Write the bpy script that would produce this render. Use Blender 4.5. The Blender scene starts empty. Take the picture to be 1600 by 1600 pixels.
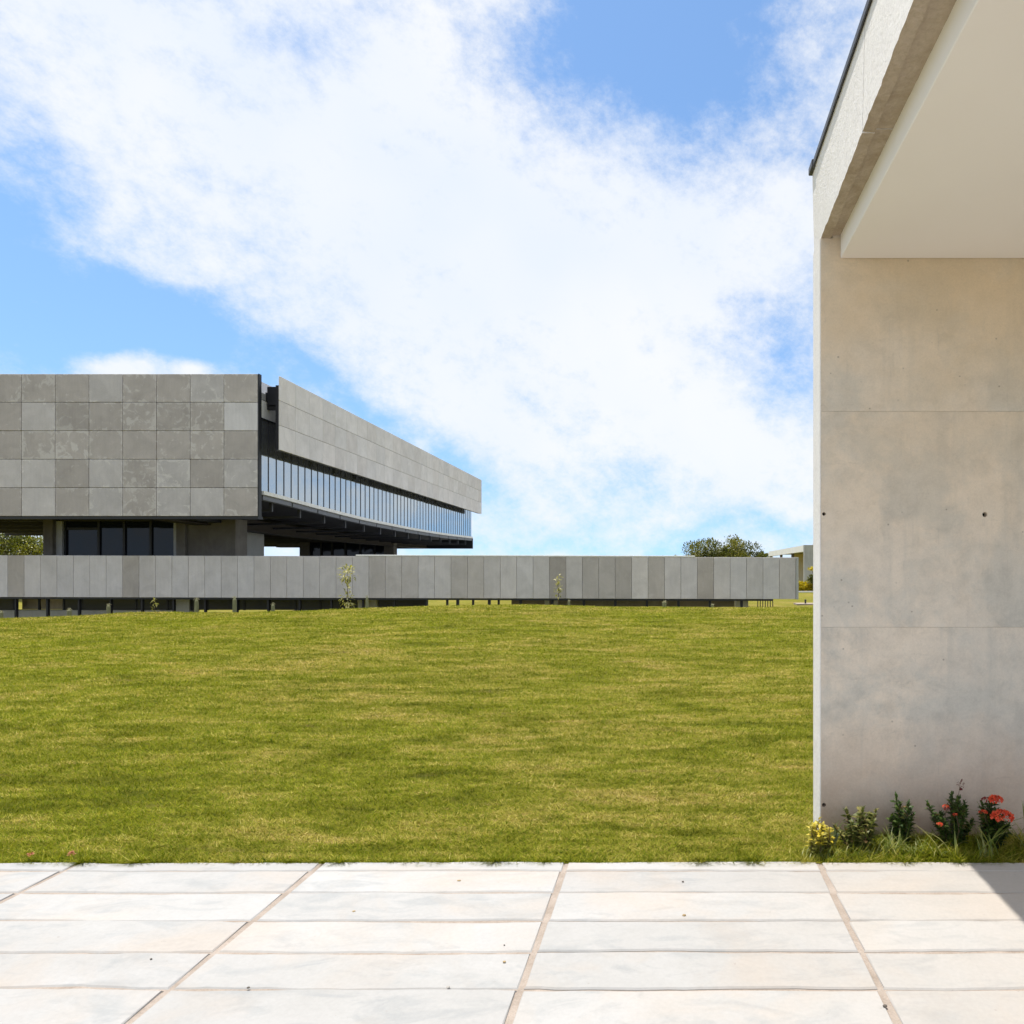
import bpy, bmesh, math, random
import numpy as np
from mathutils import Vector, Matrix

R = math.radians
random.seed(7)
rng = np.random.default_rng(7)
scene = bpy.context.scene
COL = scene.collection

# ------------------------------------------------------------------ camera
F, VX, VY, EYE = 1120.0, 1055.0, 889.0, 1.55      # focal length in photo pixels, vanishing point, eye height
cam_d = bpy.data.cameras.new('camera')
cam_d.sensor_width = 36.0
cam_d.lens = 36.0 * F / 1600.0
cam_d.shift_x = -(VX - 800.0) / 1600.0
cam_d.shift_y = (VY - 800.0) / 1600.0
cam_d.clip_end = 4000.0
cam = bpy.data.objects.new('camera', cam_d)
COL.objects.link(cam)
cam.location = (0, 0, EYE)
cam.rotation_euler = (R(90), 0, 0)
scene.camera = cam

def at(px, py, d):
    """world point of a photo pixel at a given distance d (metres along +Y)"""
    return Vector(((px - VX) / F * d, d, EYE + (VY - py) / F * d))

# ------------------------------------------------------------------ sun
SUN_TO = Vector((-0.2, 0.045, 1.0)).normalized()     # towards the sun: high, from the left, a little behind the facades
sun_d = bpy.data.lights.new('sun', 'SUN')
sun_d.energy = 2.6
sun_d.angle = R(0.53)
sun_d.color = (1.0, 0.955, 0.88)
sun = bpy.data.objects.new('sun', sun_d)
COL.objects.link(sun)
sun.rotation_euler = (-SUN_TO).to_track_quat('-Z', 'Y').to_euler()

# ------------------------------------------------------------------ world: Nishita sky with procedural clouds
world = bpy.data.worlds.new('World')
scene.world = world
world.use_nodes = True
wt = world.node_tree
wt.nodes.clear()

def wn(kind, **kw):
    n = wt.nodes.new(kind)
    for k, v in kw.items():
        setattr(n, k, v)
    return n

def wmath(op, a, b=None, c=None, clamp=False):
    n = wn('ShaderNodeMath', operation=op, use_clamp=clamp)
    for i, v in enumerate((a, b, c)):
        if v is None:
            continue
        if isinstance(v, (int, float)):
            n.inputs[i].default_value = v
        else:
            wt.links.new(v, n.inputs[i])
    return n.outputs[0]

def wvec(op, a, b=None):
    n = wn('ShaderNodeVectorMath', operation=op)
    for i, v in enumerate((a, b)):
        if v is None:
            continue
        if isinstance(v, (tuple, list, Vector)):
            n.inputs[i].default_value = tuple(v)
        else:
            wt.links.new(v, n.inputs[i])
    return n

tc = wn('ShaderNodeTexCoord')
DIR = tc.outputs['Generated']
sky = wn('ShaderNodeTexSky', sky_type='NISHITA')
sky.sun_disc = False
sky.sun_elevation = math.asin(SUN_TO.z)
sky.sun_rotation = math.atan2(SUN_TO.x, SUN_TO.y)
sky.altitude = 100.0
sky.air_density = 1.0
sky.dust_density = 0.6
sky.ozone_density = 1.6
_s0 = wn('ShaderNodeSeparateXYZ')
wt.links.new(DIR, _s0.inputs[0])
_c0 = wn('ShaderNodeCombineXYZ')
wt.links.new(_s0.outputs[0], _c0.inputs[0])
wt.links.new(_s0.outputs[1], _c0.inputs[1])
wt.links.new(wmath('MULTIPLY_ADD', wmath('MAXIMUM', _s0.outputs[2], 0.0), 0.85, 0.16), _c0.inputs[2])
_n0 = wvec('NORMALIZE', _c0.outputs[0])
wt.links.new(_n0.outputs[0], sky.inputs[0])

sep = wn('ShaderNodeSeparateXYZ')
wt.links.new(DIR, sep.inputs[0])
zc = wmath('MAXIMUM', sep.outputs[2], 0.0)
zden = wmath('ADD', zc, 0.22)
comb = wn('ShaderNodeCombineXYZ')
wt.links.new(wmath('DIVIDE', sep.outputs[0], zden), comb.inputs[0])
wt.links.new(wmath('DIVIDE', sep.outputs[1], zden), comb.inputs[1])
PLANE = comb.outputs[0]

def wnoise(vec, scale, detail, rough, distort=0.0, stretch=None, off=(0, 0, 0), rot=0.0):
    m = wn('ShaderNodeMapping')
    wt.links.new(vec, m.inputs[0])
    m.inputs['Location'].default_value = off
    m.inputs['Rotation'].default_value = (0, 0, rot)
    if stretch:
        m.inputs['Scale'].default_value = stretch
    n = wn('ShaderNodeTexNoise')
    n.inputs['Scale'].default_value = scale
    n.inputs['Detail'].default_value = detail
    n.inputs['Roughness'].default_value = rough
    n.inputs['Distortion'].default_value = distort
    wt.links.new(m.outputs[0], n.inputs['Vector'])
    return n.outputs['Fac']

n_big = wnoise(PLANE, 1.1, 1.0, 0.5, 0.0, off=(3.1, 1.7, 0.3))
# streaked lookup: long axis of the wisps falls from upper left to lower right
_st = wn('ShaderNodeCombineXYZ')
for _i, _ax in enumerate((Vector((0.86, 0.0, -0.51)) * 0.62, Vector((0.0, 1.0, 0.0)), Vector((0.51, 0.0, 0.86)) * 1.35)):
    _d = wvec('DOT_PRODUCT', DIR, _ax)
    wt.links.new(_d.outputs['Value'], _st.inputs[_i])
STREAK = _st.outputs[0]
n_mid = wnoise(STREAK, 5.5, 6.0, 0.68, 0.0, off=(0.4, 2.0, 5.0))
n_fine = wnoise(DIR, 26.0, 5.0, 0.72, 0.0, stretch=(1.0, 1.0, 1.3), off=(9.4, 2.0, 1.0))

# large cloud masses and blue openings: (photo x, photo y, half width, half height, tilt in degrees, weight)
BLOBS = [
    (250, 90, 640, 240, -12, 0.25), (560, 290, 560, 240, -33, 0.4), (900, 440, 480, 240, -30, 0.45),
    (1000, 640, 420, 230, 0, 0.3), (1150, 330, 220, 130, -8, 0.35), (800, 30, 96, 60, -10, 0.5), (1285, 120, 110, 120, 60, 0.3),
    (165, 576, 55, 24, 0, 1.5), (225, 566, 40, 34, 0, 1.5), (300, 577, 26, 20, 0, 1.5), (40, 555, 92, 70, 0, -1.2), (250, 520, 92, 40, 0, -0.5),
    (40, 400, 260, 150, -38, -1.25), (300, 560, 380, 85, -24, -1.25), (1040, 80, 250, 200, -28, -1.5),
    (1215, 545, 110, 100, 40, -0.9), (640, 680, 190, 70, -35, -0.85), (470, 590, 230, 60, -28, -0.8), (1180, 855, 300, 40, 0, -0.8),
    (745, 740, 70, 60, 0, -0.6), (430, 45, 100, 50, 0, -0.6), (330, 130, 90, 35, -20, -0.45), (1240, 220, 80, 60, -30, -0.4), (820, 850, 220, 40, 0, -0.5), (830, 640, 70, 40, -30, -0.5),
]
bias = None
warpn = wn('ShaderNodeTexNoise')
warpn.inputs['Scale'].default_value = 4.0
warpn.inputs['Detail'].default_value = 3.0
wt.links.new(DIR, warpn.inputs['Vector'])
wsub = wvec('SUBTRACT', warpn.outputs['Color'], (0.5, 0.5, 0.5))
wscale = wvec('SCALE', wsub.outputs[0])
wscale.inputs['Scale'].default_value = 0.26
DIRW = wvec('ADD', DIR, None)
wt.links.new(wscale.outputs[0], DIRW.inputs[1])
for (bx, by, hw, hh, tilt, wgt) in BLOBS:
    c = Vector(((bx - VX) / F, 1.0, (VY - by) / F))
    L = c.length
    c.normalize()
    right = c.cross(Vector((0, 0, 1))).normalized()
    up = right.cross(c).normalized()
    a = R(tilt)
    ax = right * math.cos(a) + up * math.sin(a)
    ay = -right * math.sin(a) + up * math.cos(a)
    sx, sy = hw / F / L * 1.25, hh / F / L * 1.25
    d = wvec('SUBTRACT', DIRW.outputs[0] if hw > 95 else DIR, c)
    u = wvec('DOT_PRODUCT', d.outputs[0], ax / sx)
    v = wvec('DOT_PRODUCT', d.outputs[0], ay / sy)
    w = wvec('DOT_PRODUCT', d.outputs[0], c * 2.0)
    cb = wn('ShaderNodeCombineXYZ')
    wt.links.new(u.outputs['Value'], cb.inputs[0])
    wt.links.new(v.outputs['Value'], cb.inputs[1])
    wt.links.new(w.outputs['Value'], cb.inputs[2])
    g = wn('ShaderNodeTexGradient', gradient_type='SPHERICAL')
    wt.links.new(cb.outputs[0], g.inputs[0])
    bias = wmath('MULTIPLY_ADD', g.outputs['Fac'], wgt, bias if bias is not None else 0.0)

dens = wmath('MULTIPLY_ADD', n_big, 0.6, 0.07)
dens = wmath('ADD', dens, wmath('MULTIPLY_ADD', n_mid, 2.3, -1.15))
dens = wmath('ADD', dens, wmath('MULTIPLY_ADD', n_fine, 1.9, -0.95))
dens = wmath('ADD', dens, bias)
mr = wn('ShaderNodeMapRange', interpolation_type='SMOOTHSTEP')
mr.inputs['From Min'].default_value = -0.85
mr.inputs['From Max'].default_value = 0.92
wt.links.new(dens, mr.inputs['Value'])
cover = wmath('MULTIPLY', mr.outputs[0], 0.94)

SKY_STRENGTH = 0.12
tint = wn('ShaderNodeMix', data_type='RGBA', blend_type='MULTIPLY')
tint.inputs['Factor'].default_value = 1.0
wt.links.new(sky.outputs[0], tint.inputs['A'])
tint.inputs['B'].default_value = (0.73, 0.87, 0.93, 1.0)
thick = wnoise(DIR, 3.4, 3.0, 0.55, 0.0, off=(1, 7, 2))
shade = wn('ShaderNodeValToRGB')
shade.color_ramp.elements[0].position = 0.3
shade.color_ramp.elements[0].color = (3.65, 3.9, 4.3, 1)
shade.color_ramp.elements[1].position = 0.62
shade.color_ramp.elements[1].color = (4.12, 4.18, 4.25, 1)
wt.links.new(thick, shade.inputs[0])
cm = wn('ShaderNodeMix', data_type='RGBA')
wt.links.new(cover, cm.inputs['Factor'])
wt.links.new(tint.outputs['Result'], cm.inputs['A'])
wt.links.new(shade.outputs[0], cm.inputs['B'])
bg = wn('ShaderNodeBackground')
bg.inputs['Strength'].default_value = SKY_STRENGTH
wt.links.new(cm.outputs['Result'], bg.inputs['Color'])
wo = wn('ShaderNodeOutputWorld')
wt.links.new(bg.outputs[0], wo.inputs[0])
world.cycles.sampling_method = 'MANUAL'
world.cycles.sample_map_resolution = 512

# ------------------------------------------------------------------ exposure
scene.view_settings.view_transform = 'Standard'
scene.view_settings.look = 'None'
scene.view_settings.gamma = 1.0
scene.view_settings.use_curve_mapping = False
scene.view_settings.exposure = 1.0
scene.render.engine = 'CYCLES'
scene.cycles.max_bounces = 5
scene.cycles.diffuse_bounces = 4
scene.cycles.glossy_bounces = 3
scene.cycles.use_adaptive_sampling = True
scene.cycles.adaptive_threshold = 0.02

# ------------------------------------------------------------------ materials
MATS = {}

class NT:
    def __init__(self, name):
        self.m = bpy.data.materials.new(name)
        self.m.use_nodes = True
        self.t = self.m.node_tree
        self.b = self.t.nodes['Principled BSDF']
        self.out = self.t.nodes['Material Output']
        MATS[name] = self.m

    def n(self, kind, **kw):
        n = self.t.nodes.new(kind)
        for k, v in kw.items():
            setattr(n, k, v)
        return n

    def l(self, a, b):
        self.t.links.new(a, b)

    def setin(self, inp, v):
        if hasattr(v, 'is_output'):
            self.l(v, inp)
        else:
            if isinstance(v, (tuple, list)) and len(v) == 3 and inp.type == 'RGBA':
                v = tuple(v) + (1.0,)
            inp.default_value = v

    def coord(self, kind='Object', scale=None, rnd=0.0, rot=None):
        v = self.n('ShaderNodeTexCoord').outputs[kind]
        if rnd:
            oi = self.n('ShaderNodeObjectInfo')
            mu = self.n('ShaderNodeVectorMath', operation='SCALE')
            mu.inputs[0].default_value = (rnd, rnd * 1.7, rnd * 0.6)
            self.l(oi.outputs['Random'], mu.inputs['Scale'])
            ad = self.n('ShaderNodeVectorMath', operation='ADD')
            self.l(v, ad.inputs[0])
            self.l(mu.outputs[0], ad.inputs[1])
            v = ad.outputs[0]
        if scale or rot:
            mp = self.n('ShaderNodeMapping')
            self.l(v, mp.inputs[0])
            if scale:
                mp.inputs['Scale'].default_value = scale
            if rot:
                mp.inputs['Rotation'].default_value = rot
            v = mp.outputs[0]
        return v

    def noise(self, vec, scale, detail=4.0, rough=0.55, distort=0.0, out='Fac'):
        n = self.n('ShaderNodeTexNoise')
        n.inputs['Scale'].default_value = scale
        n.inputs['Detail'].default_value = detail
        n.inputs['Roughness'].default_value = rough
        n.inputs['Distortion'].default_value = distort
        self.l(vec, n.inputs['Vector'])
        return n.outputs[out]

    def ramp(self, fac, stops):
        n = self.n('ShaderNodeValToRGB')
        e = n.color_ramp.elements
        while len(e) < len(stops):
            e.new(0.5)
        for el, (p, c) in zip(e, stops):
            el.position = p
            if isinstance(c, (int, float)):
                c = (c, c, c)
            el.color = tuple(c) + (1.0,)
        self.l(fac, n.inputs[0])
        return n.outputs[0]

    def mix(self, fac, a, b, mode='MIX'):
        n = self.n('ShaderNodeMix', data_type='RGBA', blend_type=mode)
        self.setin(n.inputs['Factor'], fac)
        self.setin(n.inputs['A'], a)
        self.setin(n.inputs['B'], b)
        return n.outputs['Result']

    def math(self, op, a, b=None, clamp=False):
        n = self.n('ShaderNodeMath', operation=op, use_clamp=clamp)
        self.setin(n.inputs[0], a)
        if b is not None:
            self.setin(n.inputs[1], b)
        return n.outputs[0]

    def bump(self, h, strength, dist=0.01):
        n = self.n('ShaderNodeBump')
        n.inputs['Strength'].default_value = strength
        n.inputs['Distance'].default_value = dist
        self.l(h, n.inputs['Height'])
        self.l(n.outputs[0], self.b.inputs['Normal'])

    def done(self, color=None, rough=0.8, spec=0.3, metal=0.0):
        if color is not None:
            self.setin(self.b.inputs['Base Color'], color)
        self.setin(self.b.inputs['Roughness'], rough)
        self.b.inputs['Specular IOR Level'].default_value = spec
        self.b.inputs['Metallic'].default_value = metal
        return self.m

def panel_mat(name, warm, cool, hw, hh, blotch=1.0):
    """cast concrete cladding: tone per panel from the object colour (R tone, G warmth, B blotches)"""
    t = NT(name)
    oi = t.n('ShaderNodeObjectInfo')
    sp = t.n('ShaderNodeSeparateColor')
    t.l(oi.outputs['Color'], sp.inputs[0])
    v = t.coord('Object', rnd=40.0)
    big = t.noise(v, 1.6, 6, 0.6, 0.6)
    patch = t.noise(v, 2.6, 8, 0.65, 1.4)
    fine = t.noise(v, 30.0, 5, 0.7)
    streak = t.noise(t.coord('Object', scale=(14, 14, 1.2), rnd=30.0), 1.0, 4, 0.6)
    base = t.mix(sp.outputs[1], cool, warm)
    base = t.mix(1.0, base, t.ramp(big, [(0.25, 0.86), (0.75, 1.12)]), 'MULTIPLY')
    base = t.mix(1.0, base, t.ramp(fine, [(0.2, 0.92), (0.8, 1.07)]), 'MULTIPLY')
    base = t.mix(1.0, base, t.ramp(streak, [(0.25, 0.95), (0.8, 1.05)]), 'MULTIPLY')
    # lime bloom: pale, sharp-edged patches, denser towards the panel rim
    ob = t.n('ShaderNodeSeparateXYZ')
    t.l(t.coord('Object'), ob.inputs[0])
    ex = t.math('DIVIDE', t.math('ABSOLUTE', ob.outputs[0]), hw)
    ez = t.math('DIVIDE', t.math('ABSOLUTE', ob.outputs[2]), hh)
    edge = t.math('POWER', t.math('MAXIMUM', ex, ez), 7.0)
    lime = t.math('ADD', patch, t.math('MULTIPLY', edge, 0.13))
    lime = t.math('ADD', lime, t.math('MULTIPLY', t.math('SUBTRACT', sp.outputs[2], 0.5), 0.2))
    lime = t.ramp(lime, [(0.60, 0.0), (0.67, 1.0)])
    base = t.mix(t.math('MULTIPLY', lime, 0.6 * blotch), base, (0.64, 0.61, 0.595))
    tone = t.n('ShaderNodeCombineColor')
    for i in range(3):
        t.l(sp.outputs[0], tone.inputs[i])
    base = t.mix(1.0, base, tone.outputs[0], 'MULTIPLY')
    return t.done(base, 0.88, 0.2)

panel_mat('facade_panel', (0.45, 0.402, 0.378), (0.495, 0.475, 0.49), 0.59, 0.49)
panel_mat('parapet_panel', (0.50, 0.452, 0.42), (0.585, 0.56, 0.572), 0.29, 0.76, 0.45)
panel_mat('fascia_panel', (0.66, 0.615, 0.605), (0.69, 0.665, 0.675), 0.53, 0.44, 0.5)

def concrete(name, c1, c2, sc=1.0, rough=0.88, contrast=1.0):
    t = NT(name)
    v = t.coord('Object')
    a = t.noise(v, 1.3 * sc, 7, 0.6, 0.5)
    f = t.noise(v, 40 * sc, 4, 0.7)
    s = t.noise(t.coord('Object', scale=(9, 9, 0.8)), 1.0 * sc, 5, 0.6)
    col = t.mix(t.ramp(a, [(0.3, 0.0), (0.7, 1.0)]), c1, c2)
    k = 0.08 * contrast
    col = t.mix(1.0, col, t.ramp(f, [(0.25, 1 - k), (0.75, 1 + k)]), 'MULTIPLY')
    col = t.mix(1.0, col, t.ramp(s, [(0.25, 1 - k * 1.3), (0.75, 1 + k)]), 'MULTIPLY')
    return t.done(col, rough, 0.2)

concrete('column_concrete', (0.125, 0.112, 0.095), (0.19, 0.172, 0.148))  # albedo lowered, shade under the raised building is put into it
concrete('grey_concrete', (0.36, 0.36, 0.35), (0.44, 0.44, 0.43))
concrete('pale_concrete', (0.52, 0.51, 0.49), (0.62, 0.61, 0.59))
concrete('white_render', (0.72, 0.71, 0.69), (0.80, 0.79, 0.77))
concrete('beige_wall', (0.50, 0.42, 0.28), (0.56, 0.47, 0.32))

def plain(name, c, rough=0.6, spec=0.4, metal=0.0, var=0.12):
    t = NT(name)
    v = t.coord('Object', rnd=17.0)
    a = t.noise(v, 6.0, 5, 0.6)
    col = t.mix(1.0, c, t.ramp(a, [(0.25, 1 - var), (0.75, 1 + var)]), 'MULTIPLY')
    return t.done(col, rough, spec, metal)

plain('black_steel', (0.014, 0.015, 0.019), 0.5)
plain('dark_steel', (0.035, 0.036, 0.045), 0.5)
plain('grey_steel', (0.13, 0.135, 0.155), 0.5)
plain('rusty_steel', (0.040, 0.032, 0.028), 0.8)
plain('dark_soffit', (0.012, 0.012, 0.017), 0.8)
plain('deck_sheet', (0.030, 0.028, 0.029), 0.6)
plain('flashing_metal', (0.055, 0.055, 0.06), 0.45)
plain('highlight_white', (0.78, 0.78, 0.77), 0.5)
plain('hole_dark', (0.012, 0.011, 0.010), 0.9)
plain('bark', (0.11, 0.085, 0.06), 0.9, var=0.35)
plain('stem_brown', (0.10, 0.07, 0.04), 0.85, var=0.3)
plain('pebble', (0.10, 0.085, 0.07), 0.85, var=0.3)
plain('pebble_pale', (0.42, 0.39, 0.35), 0.85, var=0.2)
plain('dry_leaf', (0.33, 0.24, 0.12), 0.8, var=0.3)

def glass(name, tint, fac, dark):
    t = NT(name)
    t.t.nodes.remove(t.b)
    gl = t.n('ShaderNodeBsdfGlossy')
    gl.inputs['Color'].default_value = tint + (1,)
    gl.inputs['Roughness'].default_value = 0.03
    oi = t.n('ShaderNodeObjectInfo')
    # every pane sits a hair out of true
    v = t.coord('Object', rnd=9.0)
    nz = t.noise(v, 0.9, 2, 0.5)
    bp = t.n('ShaderNodeBump')
    bp.inputs['Strength'].default_value = 0.16
    bp.inputs['Distance'].default_value = 0.05
    t.l(nz, bp.inputs['Height'])
    t.l(bp.outputs[0], gl.inputs['Normal'])
    df = t.n('ShaderNodeBsdfDiffuse')
    df.inputs['Color'].default_value = dark + (1,)
    lw = t.n('ShaderNodeFresnel')
    lw.inputs['IOR'].default_value = 1.5
    f = t.math('MULTIPLY_ADD', lw.outputs[0], 0.9)
    f.node.inputs[2].default_value = fac
    mx = t.n('ShaderNodeMixShader')
    t.l(t.math('MINIMUM', f, 1.0), mx.inputs[0])
    t.l(df.outputs[0], mx.inputs[1])
    t.l(gl.outputs[0], mx.inputs[2])
    t.l(mx.outputs[0], t.out.inputs[0])
    return t.m

glass('band_glass', (0.80, 0.86, 0.89), 0.46, (0.085, 0.095, 0.10))
glass('dark_glass', (0.5, 0.53, 0.58), 0.0, (0.013, 0.016, 0.022))
glass('low_glass', (0.3, 0.32, 0.36), 0.0, (0.06, 0.062, 0.068))

# near wall: board-marked, warm stained concrete
t = NT('wall_concrete')
v = t.coord('Object', rnd=3.0)
a = t.noise(v, 1.1, 6, 0.62, 0.2)
b = t.noise(v, 2.1, 7, 0.66, 0.25)
f = t.noise(v, 90, 3, 0.6)
g = t.noise(v, 420, 2, 0.5)
s = t.noise(t.coord('Object', scale=(7, 7, 0.55), rnd=3.0), 1.0, 6, 0.6, 0.3)
scr = t.noise(t.coord('Object', scale=(22, 22, 2.2), rot=(0, R(9), 0)), 1.0, 7, 0.72, 0.8)
geo = t.n('ShaderNodeNewGeometry')
pz = t.n('ShaderNodeSeparateXYZ')
t.l(geo.outputs['Position'], pz.inputs[0])
col = t.mix(t.ramp(a, [(0.38, 0.0), (0.60, 1.0)]), (0.63, 0.575, 0.50), (0.735, 0.64, 0.53))
col = t.mix(t.math('MULTIPLY', t.ramp(b, [(0.46, 0.0), (0.60, 1.0)]), 0.7), col, (0.53, 0.51, 0.46))
col = t.mix(t.math('MULTIPLY', t.ramp(s, [(0.52, 0.0), (0.68, 1.0)]), 0.5), col, (0.50, 0.475, 0.425))
mot = t.noise(v, 7.5, 6, 0.7, 0.3)
col = t.mix(1.0, col, t.ramp(mot, [(0.28, 0.84), (0.5, 1.0), (0.72, 1.08)]), 'MULTIPLY')
sm = t.noise(t.coord('Object', scale=(3, 3, 9), rnd=3.0), 1.3, 6, 0.68, 0.5)
col = t.mix(t.math('MULTIPLY', t.ramp(sm, [(0.62, 0.0), (0.72, 1.0)]), 0.45), col, (0.42, 0.385, 0.335))
# iron-coloured run-off towards the upper right, soil splash along the foot
warm = t.math('MULTIPLY', t.ramp(pz.outputs[2], [(0.0, 0.0), (1.0, 1.0)]), 1.0)
mrn = t.n('ShaderNodeMapRange')
mrn.inputs['From Min'].default_value = 1.3
mrn.inputs['From Max'].default_value = 3.2
t.l(pz.outputs[2], mrn.inputs['Value'])
rust = t.math('MULTIPLY', mrn.outputs[0], t.ramp(t.noise(v, 0.8, 5, 0.6, 0.2), [(0.36, 0.0), (0.62, 1.0)]))
col = t.mix(t.math('MULTIPLY', rust, 0.65), col, (0.63, 0.48, 0.30))
mr2 = t.n('ShaderNodeMapRange')
mr2.inputs['From Min'].default_value = 0.75
mr2.inputs['From Max'].default_value = 0.0
t.l(pz.outputs[2], mr2.inputs['Value'])
spl = t.math('MULTIPLY', mr2.outputs[0], t.ramp(t.noise(v, 5.0, 8, 0.7, 0.5), [(0.3, 0.55), (0.7, 1.0)]))
col = t.mix(t.math('MULTIPLY', spl, 1.0), col, (0.44, 0.30, 0.215))
col = t.mix(t.math('MULTIPLY', t.ramp(scr, [(0.61, 0.0), (0.70, 1.0)]), 0.35), col, (0.42, 0.385, 0.335))
vo = t.n('ShaderNodeTexVoronoi')
vo.inputs['Scale'].default_value = 13.0
t.l(v, vo.inputs['Vector'])
pore = t.math('MULTIPLY', t.ramp(vo.outputs['Distance'], [(0.05, 1.0), (0.10, 0.0)]), t.ramp(t.noise(v, 4.0, 2), [(0.50, 0.0), (0.56, 1.0)]))
col = t.mix(t.math('MULTIPLY', pore, 0.6), col, (0.2, 0.17, 0.14))
col = t.mix(1.0, col, t.ramp(f, [(0.25, 0.94), (0.75, 1.05)]), 'MULTIPLY')
col = t.mix(1.0, col, t.ramp(g, [(0.2, 0.95), (0.8, 1.05)]), 'MULTIPLY')
t.bump(t.math('ADD', t.math('MULTIPLY', f, 0.6), t.math('ADD', b, g)), 0.12, 0.004)
t.done(col, 0.8, 0.25)

# beam soffit: raw, brown and rough
t = NT('beam_concrete')
v = t.coord('Object')
a = t.noise(v, 5.0, 7, 0.65, 0.8)
f = t.noise(v, 60, 5, 0.7)
nz = t.n('ShaderNodeNewGeometry')
sx = t.n('ShaderNodeSeparateXYZ')
t.l(nz.outputs['Normal'], sx.inputs[0])
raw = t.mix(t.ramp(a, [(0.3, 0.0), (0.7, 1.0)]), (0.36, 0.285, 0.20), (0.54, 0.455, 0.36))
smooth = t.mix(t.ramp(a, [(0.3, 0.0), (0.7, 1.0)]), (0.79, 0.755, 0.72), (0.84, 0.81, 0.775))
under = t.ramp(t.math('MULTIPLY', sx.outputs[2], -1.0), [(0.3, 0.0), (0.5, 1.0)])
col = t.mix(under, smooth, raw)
col = t.mix(1.0, col, t.ramp(f, [(0.25, 0.86), (0.75, 1.1)]), 'MULTIPLY')
crk = t.noise(t.coord('Object', scale=(1, 5, 0.7)), 7.0, 8, 0.75, 1.5)
col = t.mix(t.math('MULTIPLY', t.ramp(crk, [(0.66, 0.0), (0.72, 1.0)]), 0.45), col, (0.25, 0.2, 0.15))
t.bump(t.math('ADD', a, f), 0.5, 0.01)
t.done(col, 0.9, 0.15)

t = NT('ceiling_paint')
v = t.coord('Object')
a = t.noise(v, 0.8, 5, 0.5)
g = t.noise(v, 150, 3, 0.6)
col = t.mix(t.ramp(a, [(0.35, 0.0), (0.65, 1.0)]), (0.84, 0.795, 0.745), (0.88, 0.84, 0.79))
t.bump(g, 0.12, 0.003)
t.done(col, 0.85, 0.2)

# paving slabs: pale washed concrete, slightly different from slab to slab
t = NT('slab_concrete')
oi = t.n('ShaderNodeObjectInfo')
v = t.coord('Object', rnd=60.0)
a = t.noise(v, 2.0, 6, 0.6, 0.8)
c = t.noise(t.coord('Object', scale=(1.0, 2.6, 1), rnd=60.0), 3.2, 7, 0.62, 1.0)
f = t.noise(v, 55, 4, 0.7)
col = t.mix(t.ramp(a, [(0.3, 0.0), (0.7, 1.0)]), (0.385, 0.374, 0.357), (0.435, 0.424, 0.410))
col = t.mix(t.math('MULTIPLY', t.ramp(c, [(0.50, 0.0), (0.66, 1.0)]), 0.75), col, (0.33, 0.334, 0.33))
w = t.noise(v, 1.4, 5, 0.6, 0.6)
col = t.mix(t.math('MULTIPLY', t.ramp(w, [(0.50, 0.0), (0.68, 1.0)]), 0.5), col, (0.45, 0.38, 0.315))
geo = t.n('ShaderNodeNewGeometry')
pp_ = t.n('ShaderNodeSeparateXYZ')
t.l(geo.outputs['Position'], pp_.inputs[0])
mx_ = t.n('ShaderNodeMapRange')
mx_.inputs['From Min'].default_value = 0.0
mx_.inputs['From Max'].default_value = 1.6
t.l(pp_.outputs[0], mx_.inputs['Value'])
col = t.mix(t.math('MULTIPLY', mx_.outputs[0], t.ramp(t.noise(v, 1.1, 4), [(0.3, 0.2), (0.6, 0.75)])), col, (0.455, 0.40, 0.345))
sp_ = t.noise(v, 26, 3, 0.7)
col = t.mix(t.math('MULTIPLY', t.ramp(sp_, [(0.70, 0.0), (0.76, 1.0)]), 0.4), col, (0.27, 0.235, 0.20))
col = t.mix(1.0, col, t.ramp(oi.outputs['Random'], [(0.0, 0.94), (1.0, 1.05)]), 'MULTIPLY')
col = t.mix(1.0, col, t.ramp(f, [(0.2, 0.93), (0.8, 1.05)]), 'MULTIPLY')
t.bump(t.math('ADD', t.math('MULTIPLY', f, 0.4), c), 0.18, 0.006)
t.done(col, 0.85, 0.2)

t = NT('joint_mortar')
v = t.coord('Object')
a = t.noise(v, 9, 6, 0.65)
f = t.noise(v, 120, 4, 0.7)
col = t.mix(t.ramp(a, [(0.3, 0.0), (0.7, 1.0)]), (0.30, 0.245, 0.20), (0.46, 0.39, 0.335))
col = t.mix(1.0, col, t.ramp(f, [(0.2, 0.75), (0.8, 1.15)]), 'MULTIPLY')
t.bump(f, 0.6, 0.006)
t.done(col, 0.95, 0.1)

def lawn_color(t, v):
    """patchy turf colour shared by the ground and the blades"""
    p1 = t.noise(v, 0.30, 4, 0.6, 0.5)
    mp = t.n('ShaderNodeMapping')
    t.l(v, mp.inputs[0])
    mp.inputs['Scale'].default_value = (0.75, 2.4, 1.0)
    mp.inputs['Rotation'].default_value = (0, 0, R(4))
    p2 = t.noise(mp.outputs[0], 1.15, 6, 0.68, 0.7)
    p3 = t.noise(mp.outputs[0], 5.5, 4, 0.62, 0.4)
    m = t.math('ADD', t.math('MULTIPLY', p1, 0.30), t.math('ADD', t.math('MULTIPLY', p2, 0.55), t.math('MULTIPLY', p3, 0.30)))
    return m, p2, p3

t = NT('lawn_ground')
v = t.coord('Object')
m, p2, p3 = lawn_color(t, v)
f = t.noise(v, 60, 4, 0.7)
col = t.ramp(m, [(0.42, (0.13, 0.14, 0.015)), (0.55, (0.21, 0.20, 0.022)), (0.66, (0.30, 0.235, 0.055)), (0.74, (0.34, 0.25, 0.11))])
col = t.mix(1.0, col, t.ramp(f, [(0.2, 0.6), (0.8, 1.2)]), 'MULTIPLY')
t.bump(f, 0.8, 0.03)
t.done(col, 0.95, 0.1)

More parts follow.
